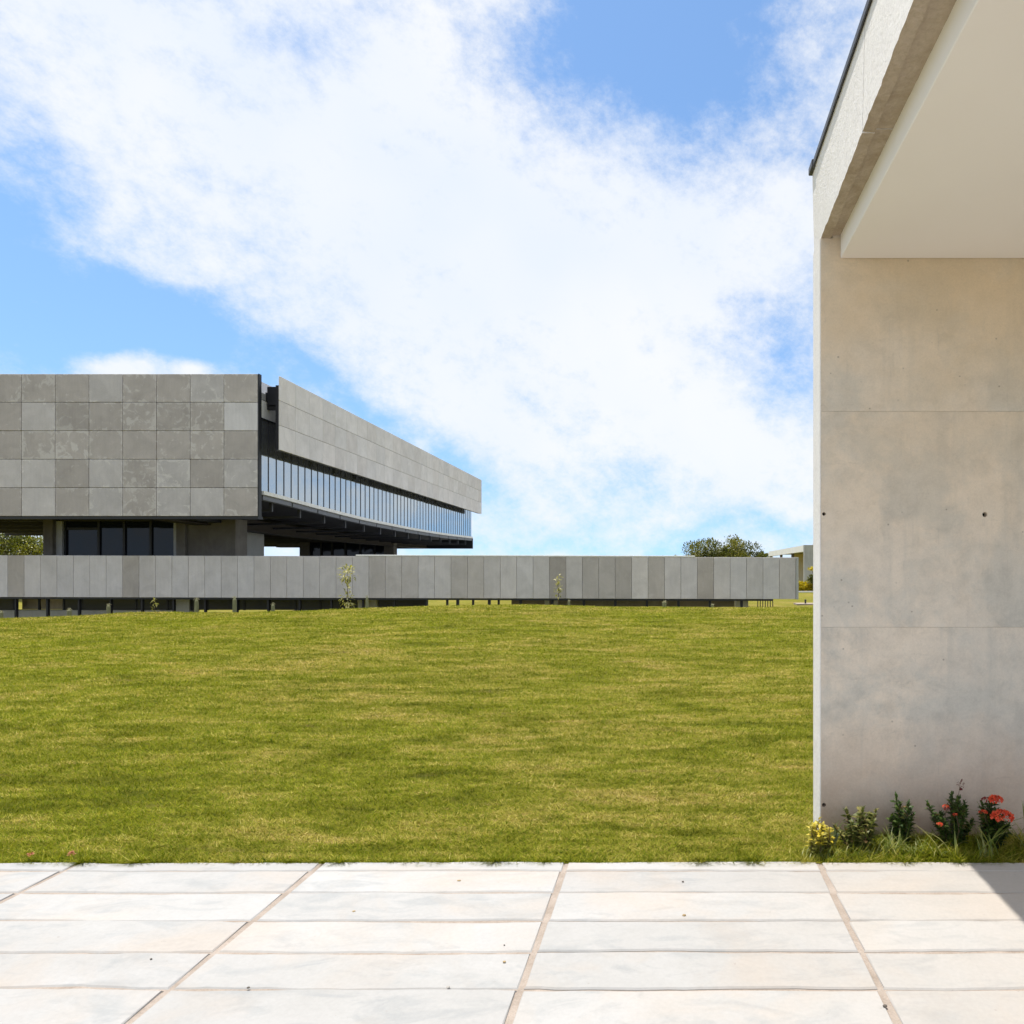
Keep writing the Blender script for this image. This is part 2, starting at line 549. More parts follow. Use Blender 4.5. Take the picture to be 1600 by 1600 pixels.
t = NT('grass_blade')
v = t.coord('Object')
m, p2, p3 = lawn_color(t, v)
at_n = t.n('ShaderNodeAttribute', attribute_name='tint')
green = t.ramp(at_n.outputs['Fac'], [(0.0, (0.095, 0.15, 0.010)), (0.45, (0.255, 0.285, 0.016)), (1.0, (0.53, 0.48, 0.05))])
straw = t.ramp(at_n.outputs['Fac'], [(0.0, (0.20, 0.15, 0.035)), (0.45, (0.48, 0.38, 0.10)), (1.0, (0.72, 0.58, 0.27))])
fac = t.math('ADD', m, t.math('MULTIPLY', t.math('SUBTRACT', at_n.outputs['Fac'], 0.5), 0.10))
fac = t.ramp(fac, [(0.56, 0.0), (0.71, 1.0)])
col = t.mix(fac, green, straw)
dk = t.math('MULTIPLY', t.ramp(p2, [(0.34, 0.50), (0.54, 1.0)]), t.ramp(p3, [(0.30, 0.50), (0.55, 1.0)]))
mps = t.n('ShaderNodeMapping')
t.l(v, mps.inputs[0])
mps.inputs['Scale'].default_value = (0.8, 2.2, 1.0)
soil = t.noise(mps.outputs[0], 1.3, 5, 0.7, 0.4)
soil_m = t.ramp(soil, [(0.63, 0.0), (0.70, 1.0)])
col = t.mix(1.0, col, dk, 'MULTIPLY')
col = t.mix(1.0, col, (1.09, 1.10, 1.03), 'MULTIPLY')
col = t.mix(t.math('MULTIPLY', soil_m, 0.75), col, (0.26, 0.185, 0.085))
t.done(col, 0.75, 0.08)
tr = t.n('ShaderNodeBsdfTranslucent')
t.l(t.mix(1.0, col, (1.1, 1.1, 0.6), 'MULTIPLY'), tr.inputs['Color'])
mx = t.n('ShaderNodeMixShader')
mx.inputs[0].default_value = 0.35
t.l(t.b.outputs[0], mx.inputs[1])
t.l(tr.outputs[0], mx.inputs[2])
t.l(mx.outputs[0], t.out.inputs[0])

def leaf_mat(name, stops, trans=0.3, rough=0.45, spec=0.4):
    t = NT(name)
    a = t.n('ShaderNodeAttribute', attribute_name='tint')
    col = t.ramp(a.outputs['Fac'], stops)
    t.done(col, rough, spec)
    tr = t.n('ShaderNodeBsdfTranslucent')
    t.l(t.mix(1.0, col, (1.2, 1.25, 0.6), 'MULTIPLY'), tr.inputs['Color'])
    mx = t.n('ShaderNodeMixShader')
    mx.inputs[0].default_value = trans
    t.l(t.b.outputs[0], mx.inputs[1])
    t.l(tr.outputs[0], mx.inputs[2])
    t.l(mx.outputs[0], t.out.inputs[0])

leaf_mat('tree_leaf', [(0.0, (0.05, 0.065, 0.014)), (0.5, (0.12, 0.13, 0.022)), (1.0, (0.22, 0.20, 0.04))])
leaf_mat('tree_leaf_bright', [(0.0, (0.05, 0.065, 0.012)), (0.5, (0.15, 0.16, 0.02)), (1.0, (0.30, 0.28, 0.035))])
leaf_mat('ixora_leaf', [(0.0, (0.022, 0.045, 0.012)), (0.6, (0.055, 0.10, 0.018)), (0.9, (0.13, 0.16, 0.03)), (1.0, (0.20, 0.13, 0.05))])
leaf_mat('ixora_sunny_leaf', [(0.0, (0.05, 0.075, 0.015)), (0.5, (0.13, 0.15, 0.035)), (0.85, (0.25, 0.22, 0.07)), (1.0, (0.28, 0.16, 0.08))])
leaf_mat('yellow_leaf', [(0.0, (0.10, 0.12, 0.02)), (0.4, (0.30, 0.27, 0.04)), (0.75, (0.60, 0.47, 0.04)), (1.0, (0.74, 0.62, 0.14))])
leaf_mat('sapling_leaf', [(0.0, (0.17, 0.18, 0.04)), (0.5, (0.40, 0.37, 0.12)), (1.0, (0.62, 0.56, 0.30))])
leaf_mat('hedge_leaf', [(0.0, (0.14, 0.15, 0.015)), (0.5, (0.48, 0.38, 0.02)), (1.0, (0.70, 0.55, 0.03))])
leaf_mat('strap_leaf', [(0.0, (0.10, 0.14, 0.03)), (0.5, (0.20, 0.24, 0.05)), (1.0, (0.38, 0.36, 0.13))])
leaf_mat('grey_leaf', [(0.0, (0.16, 0.20, 0.14)), (1.0, (0.30, 0.34, 0.25))])
leaf_mat('red_petal', [(0.0, (0.50, 0.035, 0.018)), (0.5, (0.76, 0.085, 0.035)), (1.0, (0.86, 0.19, 0.09))], 0.25, 0.6)
leaf_mat('dark_bud', [(0.0, (0.12, 0.012, 0.012)), (1.0, (0.30, 0.03, 0.025))], 0.15)
leaf_mat('pink_petal', [(0.0, (0.36, 0.13, 0.07)), (1.0, (0.60, 0.27, 0.13))], 0.25, 0.6)
leaf_mat('cactus_skin', [(0.0, (0.12, 0.13, 0.065)), (0.6, (0.20, 0.20, 0.11)), (1.0, (0.42, 0.39, 0.25))], 0.0, 0.8)

# ------------------------------------------------------------------ building helpers
def link(o, parent=None):
    COL.objects.link(o)
    if parent is not None:
        o.parent = parent
    return o

def tag(o, label=None, cat=None, group=None, kind=None):
    for k, vv in (('label', label), ('category', cat), ('group', group), ('kind', kind)):
        if vv:
            o[k] = vv
    return o

def empty(name, loc, label=None, cat=None, group=None, kind=None):
    o = bpy.data.objects.new(name, None)
    o.empty_display_size = 0.3
    o.location = loc
    link(o)
    return tag(o, label, cat, group, kind)

class MB:
    def __init__(self):
        self.v, self.f = [], []

    def add(self, verts, faces):
        n = len(self.v)
        self.v += [tuple(p) for p in verts]
        self.f += [tuple(i + n for i in fc) for fc in faces]
        return self

    def box(self, x0, x1, y0, y1, z0, z1):
        return self.add([(x0, y0, z0), (x1, y0, z0), (x1, y1, z0), (x0, y1, z0),
                         (x0, y0, z1), (x1, y0, z1), (x1, y1, z1), (x0, y1, z1)],
                        [(0, 3, 2, 1), (4, 5, 6, 7), (0, 1, 5, 4), (1, 2, 6, 5), (2, 3, 7, 6), (3, 0, 4, 7)])

    def bar(self, a, b, w, h, up=(0, 0, 1)):
        """rectangular bar from a to b: w across, h along up"""
        a, b = Vector(a), Vector(b)
        d = (b - a).normalized()
        up = Vector(up)
        s = d.cross(up).normalized() * (w / 2)
        u = s.cross(d).normalized() * (h / 2)
        vs = [a - s - u, a + s - u, a + s + u, a - s + u, b - s - u, b + s - u, b + s + u, b - s + u]
        return self.add(vs, [(0, 3, 2, 1), (4, 5, 6, 7), (0, 1, 5, 4), (1, 2, 6, 5), (2, 3, 7, 6), (3, 0, 4, 7)])

    def tube(self, pts, rad, n=8, cap=True):
        pts = [Vector(p) for p in pts]
        rings = []
        for i, p in enumerate(pts):
            d = (pts[min(i + 1, len(pts) - 1)] - pts[max(i - 1, 0)]).normalized()
            s = d.cross(Vector((0.13, 0.97, 0.21)))
            if s.length < 1e-3:
                s = d.cross(Vector((1, 0, 0)))
            s.normalize()
            u = s.cross(d)
            r = rad[i] if isinstance(rad, (list, tuple)) else rad
            rings.append([p + (s * math.cos(2 * math.pi * k / n) + u * math.sin(2 * math.pi * k / n)) * r for k in range(n)])
        vs = [q for r in rings for q in r]
        fs = []
        for i in range(len(pts) - 1):
            for k in range(n):
                k2 = (k + 1) % n
                fs.append((i * n + k, i * n + k2, (i + 1) * n + k2, (i + 1) * n + k))
        if cap:
            fs.append(tuple(range(n - 1, -1, -1)))
            fs.append(tuple((len(pts) - 1) * n + k for k in range(n)))
        return self.add(vs, fs)

    def strip(self, outer, inner, z0, z1):
        """solid between two plan polylines of equal length, from z0 to z1 (numbers or per-point lists)"""
        n = len(outer)
        g = lambda z, i: z[i] if isinstance(z, (list, tuple)) else z
        vs = []
        for i in range(n):
            vs += [(outer[i][0], outer[i][1], g(z0, i)), (outer[i][0], outer[i][1], g(z1, i)),
                   (inner[i][0], inner[i][1], g(z1, i)), (inner[i][0], inner[i][1], g(z0, i))]
        fs = []
        for i in range(n - 1):
            for k in range(4):
                k2 = (k + 1) % 4
                fs.append((i * 4 + k, i * 4 + k2, i * 4 + 4 + k2, i * 4 + 4 + k))
        fs += [(0, 3, 2, 1), tuple(n * 4 - 4 + k for k in range(4))]
        return self.add(vs, fs)

    def mesh(self, name, mat, origin=(0, 0, 0), bevel=0.0, smooth=False):
        ox, oy, oz = origin
        me = bpy.data.meshes.new(name)
        me.from_pydata([(p[0] - ox, p[1] - oy, p[2] - oz) for p in self.v], [], self.f)
        bm = bmesh.new()
        bm.from_mesh(me)
        bmesh.ops.recalc_face_normals(bm, faces=bm.faces)
        if bevel:
            bmesh.ops.bevel(bm, geom=bm.edges[:], offset=bevel, segments=1, affect='EDGES')
        bm.to_mesh(me)
        bm.free()
        if smooth:
            me.shade_smooth()
        me.materials.append(MATS[mat])
        return me

    def build(self, name, mat, parent=None, origin=None, bevel=0.0, smooth=False):
        """link as one object; vertices are given in world space, the object sits at origin (default: its centre)"""
        if origin is None:
            a = np.array(self.v)
            c = (a.min(0) + a.max(0)) / 2
            origin = (float(c[0]), float(c[1]), float(c[2]))
        me = self.mesh(name, mat, origin, bevel, smooth)
        return put(name, me, origin, parent)

def put(name, me, loc, parent=None, color=None, rotz=0.0):
    o = bpy.data.objects.new(name, me)
    link(o, parent)
    base = Vector((0, 0, 0)) if parent is None else world_loc(parent)
    o.location = Vector(loc) - base
    o.rotation_euler = (0, 0, rotz)
    if color:
        o.color = color
    return o

def world_loc(o):
    p = Vector(o.location)
    while o.parent is not None:
        o = o.parent
        p = p + Vector(o.location)
    return p

def fast_mesh(name, verts, nper, mat, tint=None, origin=(0, 0, 0), smooth=False):
    """verts: (faces, nper, 3) array of separate polygons"""
    nf = len(verts)
    me = bpy.data.meshes.new(name)
    me.vertices.add(nf * nper)
    me.loops.add(nf * nper)
    me.polygons.add(nf)
    me.vertices.foreach_set('co', (verts.reshape(-1, 3) - np.array(origin)).astype(np.float32).ravel())
    me.loops.foreach_set('vertex_index', np.arange(nf * nper, dtype=np.int32))
    me.polygons.foreach_set('loop_start', np.arange(0, nf * nper, nper, dtype=np.int32))
    if tint is not None:
        at_ = me.attributes.new('tint', 'FLOAT', 'POINT')
        at_.data.foreach_set('value', np.repeat(tint, nper).astype(np.float32))
    me.materials.append(MATS[mat])
    me.update(calc_edges=True)
    return me

def leaf_array(centers, dirs, length, width, droop=0.0):
    """each leaf: a six-cornered blade folded along nothing, made of two quads -> returns (2n,4,3)"""
    n = len(centers)
    d = dirs / np.linalg.norm(dirs, axis=1, keepdims=True)
    ref = np.tile(np.array([0.0, 0.0, 1.0]), (n, 1)) + rng.normal(0, 0.25, (n, 3))
    s = np.cross(d, ref)
    s /= np.linalg.norm(s, axis=1, keepdims=True) + 1e-9
    u = np.cross(s, d)
    L = np.asarray(length).reshape(-1, 1) * np.ones((n, 1))
    W = np.asarray(width).reshape(-1, 1) * np.ones((n, 1))
    p0 = centers
    p1 = centers + d * L * 0.55 + u * L * 0.05
    p2 = centers + d * L - u * L * droop
    a = p0 - s * W * 0.12
    b = p0 + s * W * 0.12
    ml = p1 - s * W * 0.5 + u * W * 0.18
    mr_ = p1 + s * W * 0.5 + u * W * 0.18
    tl = p2 - s * W * 0.06
    tr_ = p2 + s * W * 0.06
    q1 = np.stack([a, b, mr_, ml], 1)
    q2 = np.stack([ml, mr_, tr_, tl], 1)
    return np.concatenate([q1, q2], 0)

def sphere_dirs(n):
    d = rng.normal(0, 1, (n, 3))
    return d / np.linalg.norm(d, axis=1, keepdims=True)

# ------------------------------------------------------------------ ground
RIDGE_Y = 22.0
_rpx = [-700, -300, 0, 100, 200, 300, 400, 500, 560, 640, 740, 870, 960, 1100, 1275, 1500, 1900]
_rpy = [968, 967, 965, 962, 956, 955.5, 955, 952, 949, 946.5, 944.5, 944.5, 947, 949, 949, 949, 950]
_rX = [(p - VX) / F * RIDGE_Y for p in _rpx]
_rZ = [EYE + (VY - p) / F * RIDGE_Y - 0.055 for p in _rpy]

def sstep(a, b, x):
    t_ = np.clip((x - a) / (b - a), 0, 1)
    return t_ * t_ * (3 - 2 * t_)

PAVE_Y = 3.79
def ground_z(x, y):
    x = np.asarray(x, float)
    y = np.asarray(y, float)
    zr = np.interp(x * (RIDGE_Y / np.maximum(y, RIDGE_Y)), _rX, _rZ)
    tt = np.clip((y - PAVE_Y) / (RIDGE_Y - PAVE_Y), 0, 1)
    z = -0.012 + (zr + 0.012) * (0.35 * tt + 0.65 * sstep(0, 1, tt))
    z = z + 0.018 * np.sin(x * 1.1 + 0.8 * np.sin(y * 0.9)) * np.sin(y * 2.3 + 1.1 * np.sin(x * 0.7)) * sstep(PAVE_Y + 0.2, 6, y)
    z = z + 0.010 * np.sin(x * 3.1 + y * 1.7) * np.sin(y * 5.1 - x * 0.9) * sstep(PAVE_Y + 0.2, 6, y)
    far = np.interp(y, [22, 25, 30, 45, 90, 300], [0.18, 0.14, 0.12, 0.10, 0.02, 0.0])
    far = np.minimum(far, zr + 0.02)
    z = np.where(y > RIDGE_Y, z + (far - zr) * sstep(RIDGE_Y, RIDGE_Y + 3.5, y), z)
    # sunken court in front of the lower storey on the left
    sunk = sstep(-8.6, -10.2, x) * sstep(22.3, 25.0, y) * (1 - sstep(75, 95, y))
    z = z * (1 - sunk) - 1.9 * sunk
    z = np.where(y < PAVE_Y, -0.06, z)
    return z

gx = np.concatenate([[-1500, -700, -300, -150, -90, -60], np.arange(-45, -30, 1.5), np.arange(-30, 9, 0.35), np.arange(9, 30, 1.2), [34, 45, 70, 130, 300, 700, 1500]])
gy = np.concatenate([[-60, -25, -12, -6, -3, 0, 2, 3.2, 3.70, PAVE_Y], np.arange(3.95, 12, 0.16), np.arange(12, 30, 0.3), np.arange(30, 60, 1.5), [65, 75, 85, 95, 110, 140, 200, 320, 600, 1100, 2000]])
GX, GY = np.meshgrid(gx, gy)
GZ = ground_z(GX, GY)
nx, ny = len(gx), len(gy)
gv = np.stack([GX, GY, GZ], -1).reshape(-1, 3)
gf = [(j * nx + i, j * nx + i + 1, (j + 1) * nx + i + 1, (j + 1) * nx + i) for j in range(ny - 1) for i in range(nx - 1)]
me = bpy.data.meshes.new('ground')
me.from_pydata(gv.tolist(), [], gf)
me.shade_smooth()
me.materials.append(MATS['lawn_ground'])
ground = bpy.data.objects.new('ground', me)
link(ground)
tag(ground, kind='structure')

# grass blades: nobody could count them
def blades(n, ymin, ymax, power=0.4):
    u = rng.random(n)
    d = (ymin ** power + u * (ymax ** power - ymin ** power)) ** (1 / power)
    x = (rng.random(n) * 1.62 - 1.20) * d
    return x, d

NB = 1150000
bx_, by_ = blades(NB, PAVE_Y + 0.012, 26.0)
ne, nbed = 16000, 9000
ex_ = rng.random(ne) * 7.6 - 5.4
ex_ = ex_ + 0.05 * np.sin(ex_ * 23.0)
ey_ = PAVE_Y + 0.004 + np.abs(rng.normal(0, 0.030, ne))
fx_ = 0.78 + rng.random(nbed) * 1.7
fy_ = PAVE_Y + 0.03 + rng.random(nbed) * 0.36
bx_ = np.concatenate([bx_, ex_, fx_])
by_ = np.concatenate([by_, ey_, fy_])
special = np.concatenate([np.zeros(NB), np.full(ne, 1.0), np.full(nbed, 2.0)])
keep = ~((bx_ > 0.84) & (by_ > 4.17) & (by_ < 4.40)) & ~((bx_ < -9.0) & (by_ > 24.6))
bx_, by_, special = bx_[keep], by_[keep], special[keep]
n = len(bx_)
bz_ = ground_z(bx_, by_) - 0.004
sc_ = (by_ / 4.0) ** 0.62
clump = 0.5 + 0.5 * np.sin(bx_ * 7.1 + 2.0 * np.sin(by_ * 5.3)) * np.sin(by_ * 8.3 + 1.7 * np.sin(bx_ * 4.1))
hgt = (0.012 + 0.016 * rng.random(n) ** 1.5 + 0.008 * clump) * sc_ ** 0.62
edge_tall = np.exp(-((by_ - PAVE_Y) / 0.06) ** 2)
hgt *= 1 + 0.6 * edge_tall * rng.random(n)
ragged = 0.25 + 0.75 * np.clip(0.5 + 0.5 * np.sin(bx_ * 3.7 + 1.3 * np.sin(bx_ * 9.1)) + 0.35 * np.sin(bx_ * 17.0), 0, 1)
hgt = np.where(special == 1, (0.012 + 0.062 * rng.random(n) ** 2.2) * ragged + 0.008, hgt)
hgt = np.where(special == 2, 0.02 + 0.085 * rng.random(n) ** 2.0, hgt)
wid = (0.0023 + 0.0016 * rng.random(n)) * sc_ ** 1.1
az = np.where(rng.random(n) < 0.55, rng.normal(0, 0.5, n) + math.pi * (rng.random(n) < 0.5), rng.random(n) * 2 * math.pi)
lean = np.clip(np.abs(rng.normal(1.12, 0.38, n)), 0.05, 1.5)
az = np.where((special == 1) & (rng.random(n) < 0.55), -math.pi / 2 + rng.normal(0, 0.6, n), az)
tip = np.stack([bx_ + np.cos(az) * np.sin(lean) * hgt * 1.7, by_ + np.sin(az) * np.sin(lean) * hgt * 1.7, bz_ + np.cos(lean) * hgt * 1.1 + 0.006], -1)
wa = az + math.pi / 2 + rng.normal(0, 0.5, n)
off_ = np.stack([np.cos(wa) * wid, np.sin(wa) * wid, np.zeros(n)], -1)
base_ = np.stack([bx_, by_, bz_], -1)
tip[:, 1] = np.maximum(tip[:, 1], PAVE_Y - 0.07)
tip[:, 2] = np.where(tip[:, 1] < PAVE_Y, np.maximum(tip[:, 2], 0.006), tip[:, 2])
tri = np.stack([base_ - off_, base_ + off_, tip], 1)
tint_b = np.clip(rng.normal(0.42, 0.24, n), 0, 1)
me = fast_mesh('grass', tri, 3, 'grass_blade', tint_b)
tag(put('grass', me, (0, 0, 0)), 'short yellowish green lawn grass with dry straw patches', 'grass', kind='stuff')

# ------------------------------------------------------------------ pavement with individual slabs
jx = [-9.60, -8.30, -7.0, -5.72, -4.43, -3.145, -1.867, -0.572, 0.758, 2.07, 3.38, 4.70, 6.0, 7.3, 8.6, 9.9]
jy = [PAVE_Y, 3.686, 3.438, 3.162, 2.903, 2.646]
while jy[-1] > -7:
    jy.append(jy[-1] - 0.262)
pave = MB().box(jx[0], jx[-1], jy[-1], PAVE_Y - 0.004, -0.10, -0.007).build('pavement', 'joint_mortar', origin=(0, 0, -0.007))
tag(pave, kind='structure')

def slab_verts(x0, x1, y0, y1, ns, amp):
    """slab with slightly wandering hand-laid edges and a soft arris"""
    def edge(n_, a):
        w_ = np.cumsum(rng.normal(0, a, n_))
        w_ -= np.linspace(w_[0], w_[-1], n_)
        return w_
    xs = np.linspace(x0, x1, ns)
    lo = y0 + edge(ns, amp)
    hi = y1 + edge(ns, amp)
    zt = rng.normal(0, 0.0012)
    rows = []
    c = 0.006
    for (yy, zz, s) in ((lo, -0.03, 0.0), (lo, -c, 0.0), (lo + c, 0.0, c), (hi - c, 0.0, c), (hi, -c, 0.0), (hi, -0.03, 0.0)):
        xx = xs.copy()
        xx[0] += s
        xx[-1] -= s
        rows.append([(float(a), float(b), zz + zt) for a, b in zip(xx, yy)])
    V = [p for r in rows for p in r]
    Fc = []
    for j in range(5):
        for i in range(ns - 1):
            Fc.append((j * ns + i, j * ns + i + 1, (j + 1) * ns + i + 1, (j + 1) * ns + i))
    Fc.append(tuple(j * ns for j in range(5, -1, -1)))
    Fc.append(tuple(j * ns + ns - 1 for j in range(6)))
    return V, Fc

rest = MB()
for j in range(len(jy) - 1):
    y1, y0 = jy[j], jy[j + 1]
    for i in range(len(jx) - 1):
        gx_ = 0.012 + random.uniform(-0.003, 0.005)
        gy_ = 0.0065 if j else 0.003
        x0, x1 = jx[i] + gx_ + random.uniform(-.004, .004), jx[i + 1] - gx_
        V, Fc = slab_verts(x0, x1, y0 + gy_, y1 - (gy_ if j else 0.0), 23 if y1 > 1.5 else 3, 0.0026)
        if y1 > 1.3 and -6 < jx[i] < 4:
            o = MB().add(V, Fc).build('paving_slab' if j else 'edging_slab', 'slab_concrete', pave, origin=((x0 + x1) / 2, (y0 + y1) / 2, 0.0))
        else:
            rest.add(V, Fc)
tag(rest.build('outer_slabs', 'slab_concrete', pave, origin=(0, 0, 0)), kind='stuff')

# ------------------------------------------------------------------ near canopy: end wall, edge beam, dropped ceiling
WX = (1283 - VX) / F * 4.18          # near left corner of the wall
WY0, WY1 = 4.18, 4.385
canopy = empty('concrete_canopy', (WX + 2, WY0, 0), 'concrete canopy with stained end wall and cream ceiling over the white paving', 'canopy')

def boolean_cut(o, holes, depth):
    """drill conical tie holes (x, z, radius) into the -Y face of a wall part"""
    for (hx, hz, hr) in holes:
        bm = bmesh.new()
        bmesh.ops.create_cone(bm, cap_ends=True, segments=20, radius1=hr * 0.8, radius2=hr, depth=depth * 2)
        bmesh.ops.rotate(bm, verts=bm.verts, matrix=Matrix.Rotation(R(90), 3, 'X'))
        cme = bpy.data.meshes.new('cutter')
        bm.to_mesh(cme)
        bm.free()
        c = bpy.data.objects.new('cutter', cme)
        COL.objects.link(c)
        c.location = (hx, WY0, hz)
        md = o.modifiers.new('cut', 'BOOLEAN')
        md.object = c
        md.operation = 'DIFFERENCE'
        md.solver = 'EXACT'
        bpy.context.view_layer.update()
        dg = bpy.context.evaluated_depsgraph_get()
        new = bpy.data.meshes.new_from_object(o.evaluated_get(dg))
        o.modifiers.clear()
        o.data = new
        bpy.data.objects.remove(c)
    for (hx, hz, hr) in holes:
        bm = bmesh.new()
        bmesh.ops.create_cone(bm, cap_ends=True, segments=20, radius1=hr * 0.72, radius2=hr * 0.72, depth=0.004)
        bmesh.ops.rotate(bm, verts=bm.verts, matrix=Matrix.Rotation(R(90), 3, 'X'))
        me_ = bpy.data.meshes.new('tie_hole')
        bm.to_mesh(me_)
        bm.free()
        me_.materials.append(MATS['hole_dark'])
        put('tie_hole', me_, (hx, WY0 + depth - 0.012, hz), canopy)

def wz(py):
    return EYE + (VY - py) / F * WY0
lifts = [(-0.25, wz(980)), (wz(980), wz(643)), (wz(643), wz(372))]
offs = [0.0, 0.0006, 0.0]
WRX = 3.8
holes = [[(at(1287.5, 1258, WY0).x, wz(1258), 0.0135)], [(at(1286.5, 803, WY0).x + 0.004, wz(803), 0.012), (at(1539, 804, WY0).x, wz(804), 0.0165)], []]
for (z0, z1), dy, hl in zip(lifts, offs, holes):
    o = MB().box(WX + abs(dy), WRX, WY0 + dy, WY1 - dy, z0 + 0.0004, z1 - 0.0004).build('wall_lift', 'wall_concrete', canopy, bevel=0.0009)
    if hl:
        boolean_cut(o, hl, 0.05)

MB().box(WX - 0.007, WX - 0.0005, WY0 + 0.003, WY1 - 0.002, -0.2, wz(372) - 0.004).build('wall_end', 'beam_concrete', canopy)  # thin white skin added, sunlight on the end face put into its colour

# edge beam in two pours; outer face leans by a hair towards the front
ZB = wz(372)
ZT = EYE + (VY - 270) / F * WY1
CX = (1313 - VX) / F * WY0
ZC = wz(404)
Y_NEAR = 0.6
def beam(y0, y1, name='beam_segment'):
    def ring(y):
        lean = 0.042 * (WY0 - y) / (WY0 - 2.43)
        xo = WX - 0.006
        xb = WX - max(0.0, min(lean, 0.16)) * 1.0
        # drip lip 5 cm wide, then a slightly higher inner soffit
        return [(xo - 0.006, y, ZT), (xb, y, ZB + 0.002), (xb + 0.055, y, ZB - 0.002), (xb + 0.060, y, ZB + 0.016), (CX + 0.10, y, ZB + 0.016), (CX + 0.10, y, ZT)]
    ys = np.linspace(y0, y1, max(3, int(abs(y1 - y0) / 0.03)))
    V, Fc = [], []
    for y in ys:
        for k, p in enumerate(ring(float(y))):
            jit = rng.normal(0, 0.0011, 3) if k in (1, 2, 3) else np.zeros(3)
            V.append((p[0] + jit[0], p[1], p[2] + jit[2]))
    for i in range(len(ys) - 1):
        for k in range(6):
            k2 = (k + 1) % 6
            Fc.append((i * 6 + k, i * 6 + k2, i * 6 + 6 + k2, i * 6 + 6 + k))
    Fc += [tuple(range(6)), tuple((len(ys) - 1) * 6 + k for k in range(5, -1, -1))]
    return MB().add(V, Fc).build(name, 'beam_concrete', canopy)
MB().box(WX + 0.066, CX + 0.1, WY0 + 0.001, WY1 - 0.01, wz(372) - 0.0003, wz(372) + 0.0155).build('bearing_strip', 'wall_concrete', canopy)
beam(3.172, WY1 - 0.002)
beam(Y_NEAR, 3.166)
MB().box(CX, WRX, Y_NEAR, WY0 - 0.004, ZC, ZC + 0.14).build('ceiling', 'ceiling_paint', canopy, bevel=0.004)
MB().box(CX + 0.105, WRX, Y_NEAR, WY1 - 0.01, ZC + 0.16, ZT - 0.004).build('roof_slab', 'pale_concrete', canopy)
fl = MB().box(WX - 0.022, WX + 0.05, Y_NEAR, WY1 + 0.006, ZT + 0.002, ZT + 0.022)
fl.box(WX - 0.027, WX - 0.019, Y_NEAR, WY1 + 0.008, ZT - 0.012, ZT + 0.020)
fl.build('roof_flashing', 'flashing_metal', canopy)
MB().box(WX - 0.034, WX + 0.03, WY1 - 0.10, WY1 + 0.012, ZT - 0.014, ZT + 0.030).build('flashing_end', 'flashing_metal', canopy, bevel=0.004)

# ------------------------------------------------------------------ low terrace building (parapet of narrow panels)
PD = 26.1                                    # distance of the parapet face
pm = F / PD
terr = empty('low_terrace_building', (at(620, VY, PD).x, PD, -1.9), 'long low terrace building behind the lawn clad in narrow grey panels', 'building')
TILT = -3.4 / 1250.0                          # the long edge runs a touch downhill to the right
def tz(px):
    return (px - 0.0) * TILT / pm
PW = 25.66
X_R = 1243.5
zt0, zb0 = at(0, 867.6, PD).z, at(0, 932.8, PD).z
hh = (zt0 - zb0) / 2
pw_m = PW / pm
pmesh = MB().box(-pw_m / 2 + 0.005, pw_m / 2 - 0.005, 0, 0.07, -hh, hh).mesh('parapet_panel', 'parapet_panel', bevel=0.006)
warm_px = [(28, .9, .86), (207, .85, .8), (588, .7, .92), (614, .6, .97), (717, .6, .9), (743, .6, .92), (640, .6, .98),
           (870, .9, .72), (922, .7, .86), (948, .7, .88), (973, .8, .84), (1025, .8, .92), (999, .5, 1.14), (1102, .95, .86),
           (1230, .6, .94), (1128, .4, 1.02), (1153, .1, .98), (1179, .3, .92), (1204, .2, .97)]
kmax = int((X_R + 330) / PW)
for k in range(kmax):
    px = X_R - PW * (k + 0.5)
    tone, wrm, bl = random.uniform(0.95, 1.06), random.uniform(0.05, 0.4), random.uniform(0.25, 0.5)
    for (q, w_, t_) in warm_px:
        if abs(q - px) < PW * 0.45:
            tone, wrm, bl = t_, w_, 0.55
    put('cladding_panel', pmesh, ((px - VX) / pm, PD + random.uniform(-0.004, 0.004), (zt0 + zb0) / 2 + tz(px)), terr, (tone, wrm, bl, 1))
xe0, xe1 = (X_R - VX) / pm, (1247.6 - VX) / pm
xl = (-330 - VX) / pm
ze = tz(X_R)
def sloped_box(xa, xb, y0, y1, z0, z1):
    """box that follows the gentle tilt of the long edge"""
    za, zb_ = tz(xa * pm + VX), tz(xb * pm + VX)
    return MB().add([(xa, y0, z0 + za), (xb, y0, z0 + zb_), (xb, y1, z0 + zb_), (xa, y1, z0 + za),
                     (xa, y0, z1 + za), (xb, y0, z1 + zb_), (xb, y1, z1 + zb_), (xa, y1, z1 + za)],
                    [(0, 3, 2, 1), (4, 5, 6, 7), (0, 1, 5, 4), (1, 2, 6, 5), (2, 3, 7, 6), (3, 0, 4, 7)])
sloped_box(xe0 + 0.006, xe1, PD - 0.02, PD + 0.40, zb0 - 0.01, zt0 + 0.005).build('end_panel', 'grey_concrete', terr, bevel=0.006)
sloped_box(xl, xe0, PD + 0.085, PD + 0.39, zb0 + 0.05, zt0 - 0.02).build('parapet_core', 'dark_steel', terr)
sloped_box((556 - VX) / pm, (1086 - VX) / pm, PD - 0.012, PD + 0.42, zt0 + 0.004, zt0 + 0.055).build('highlight_strip', 'highlight_white', terr, bevel=0.005)  # added white strip, stands in for a bright line of light on the edge
sloped_box(xl, (1208 - VX) / pm, PD + 0.02, PD + 0.14, zb0 - 0.07, zb0 - 0.006).build('edge_beam', 'black_steel', terr)
XS = at(690, 900, 27.0).x                     # where the closed lower storey ends
MB().box(xl, XS, PD + 0.42, 64.0, zb0 - 0.02, zb0 + 0.28).build('roof_deck', 'grey_concrete', terr)
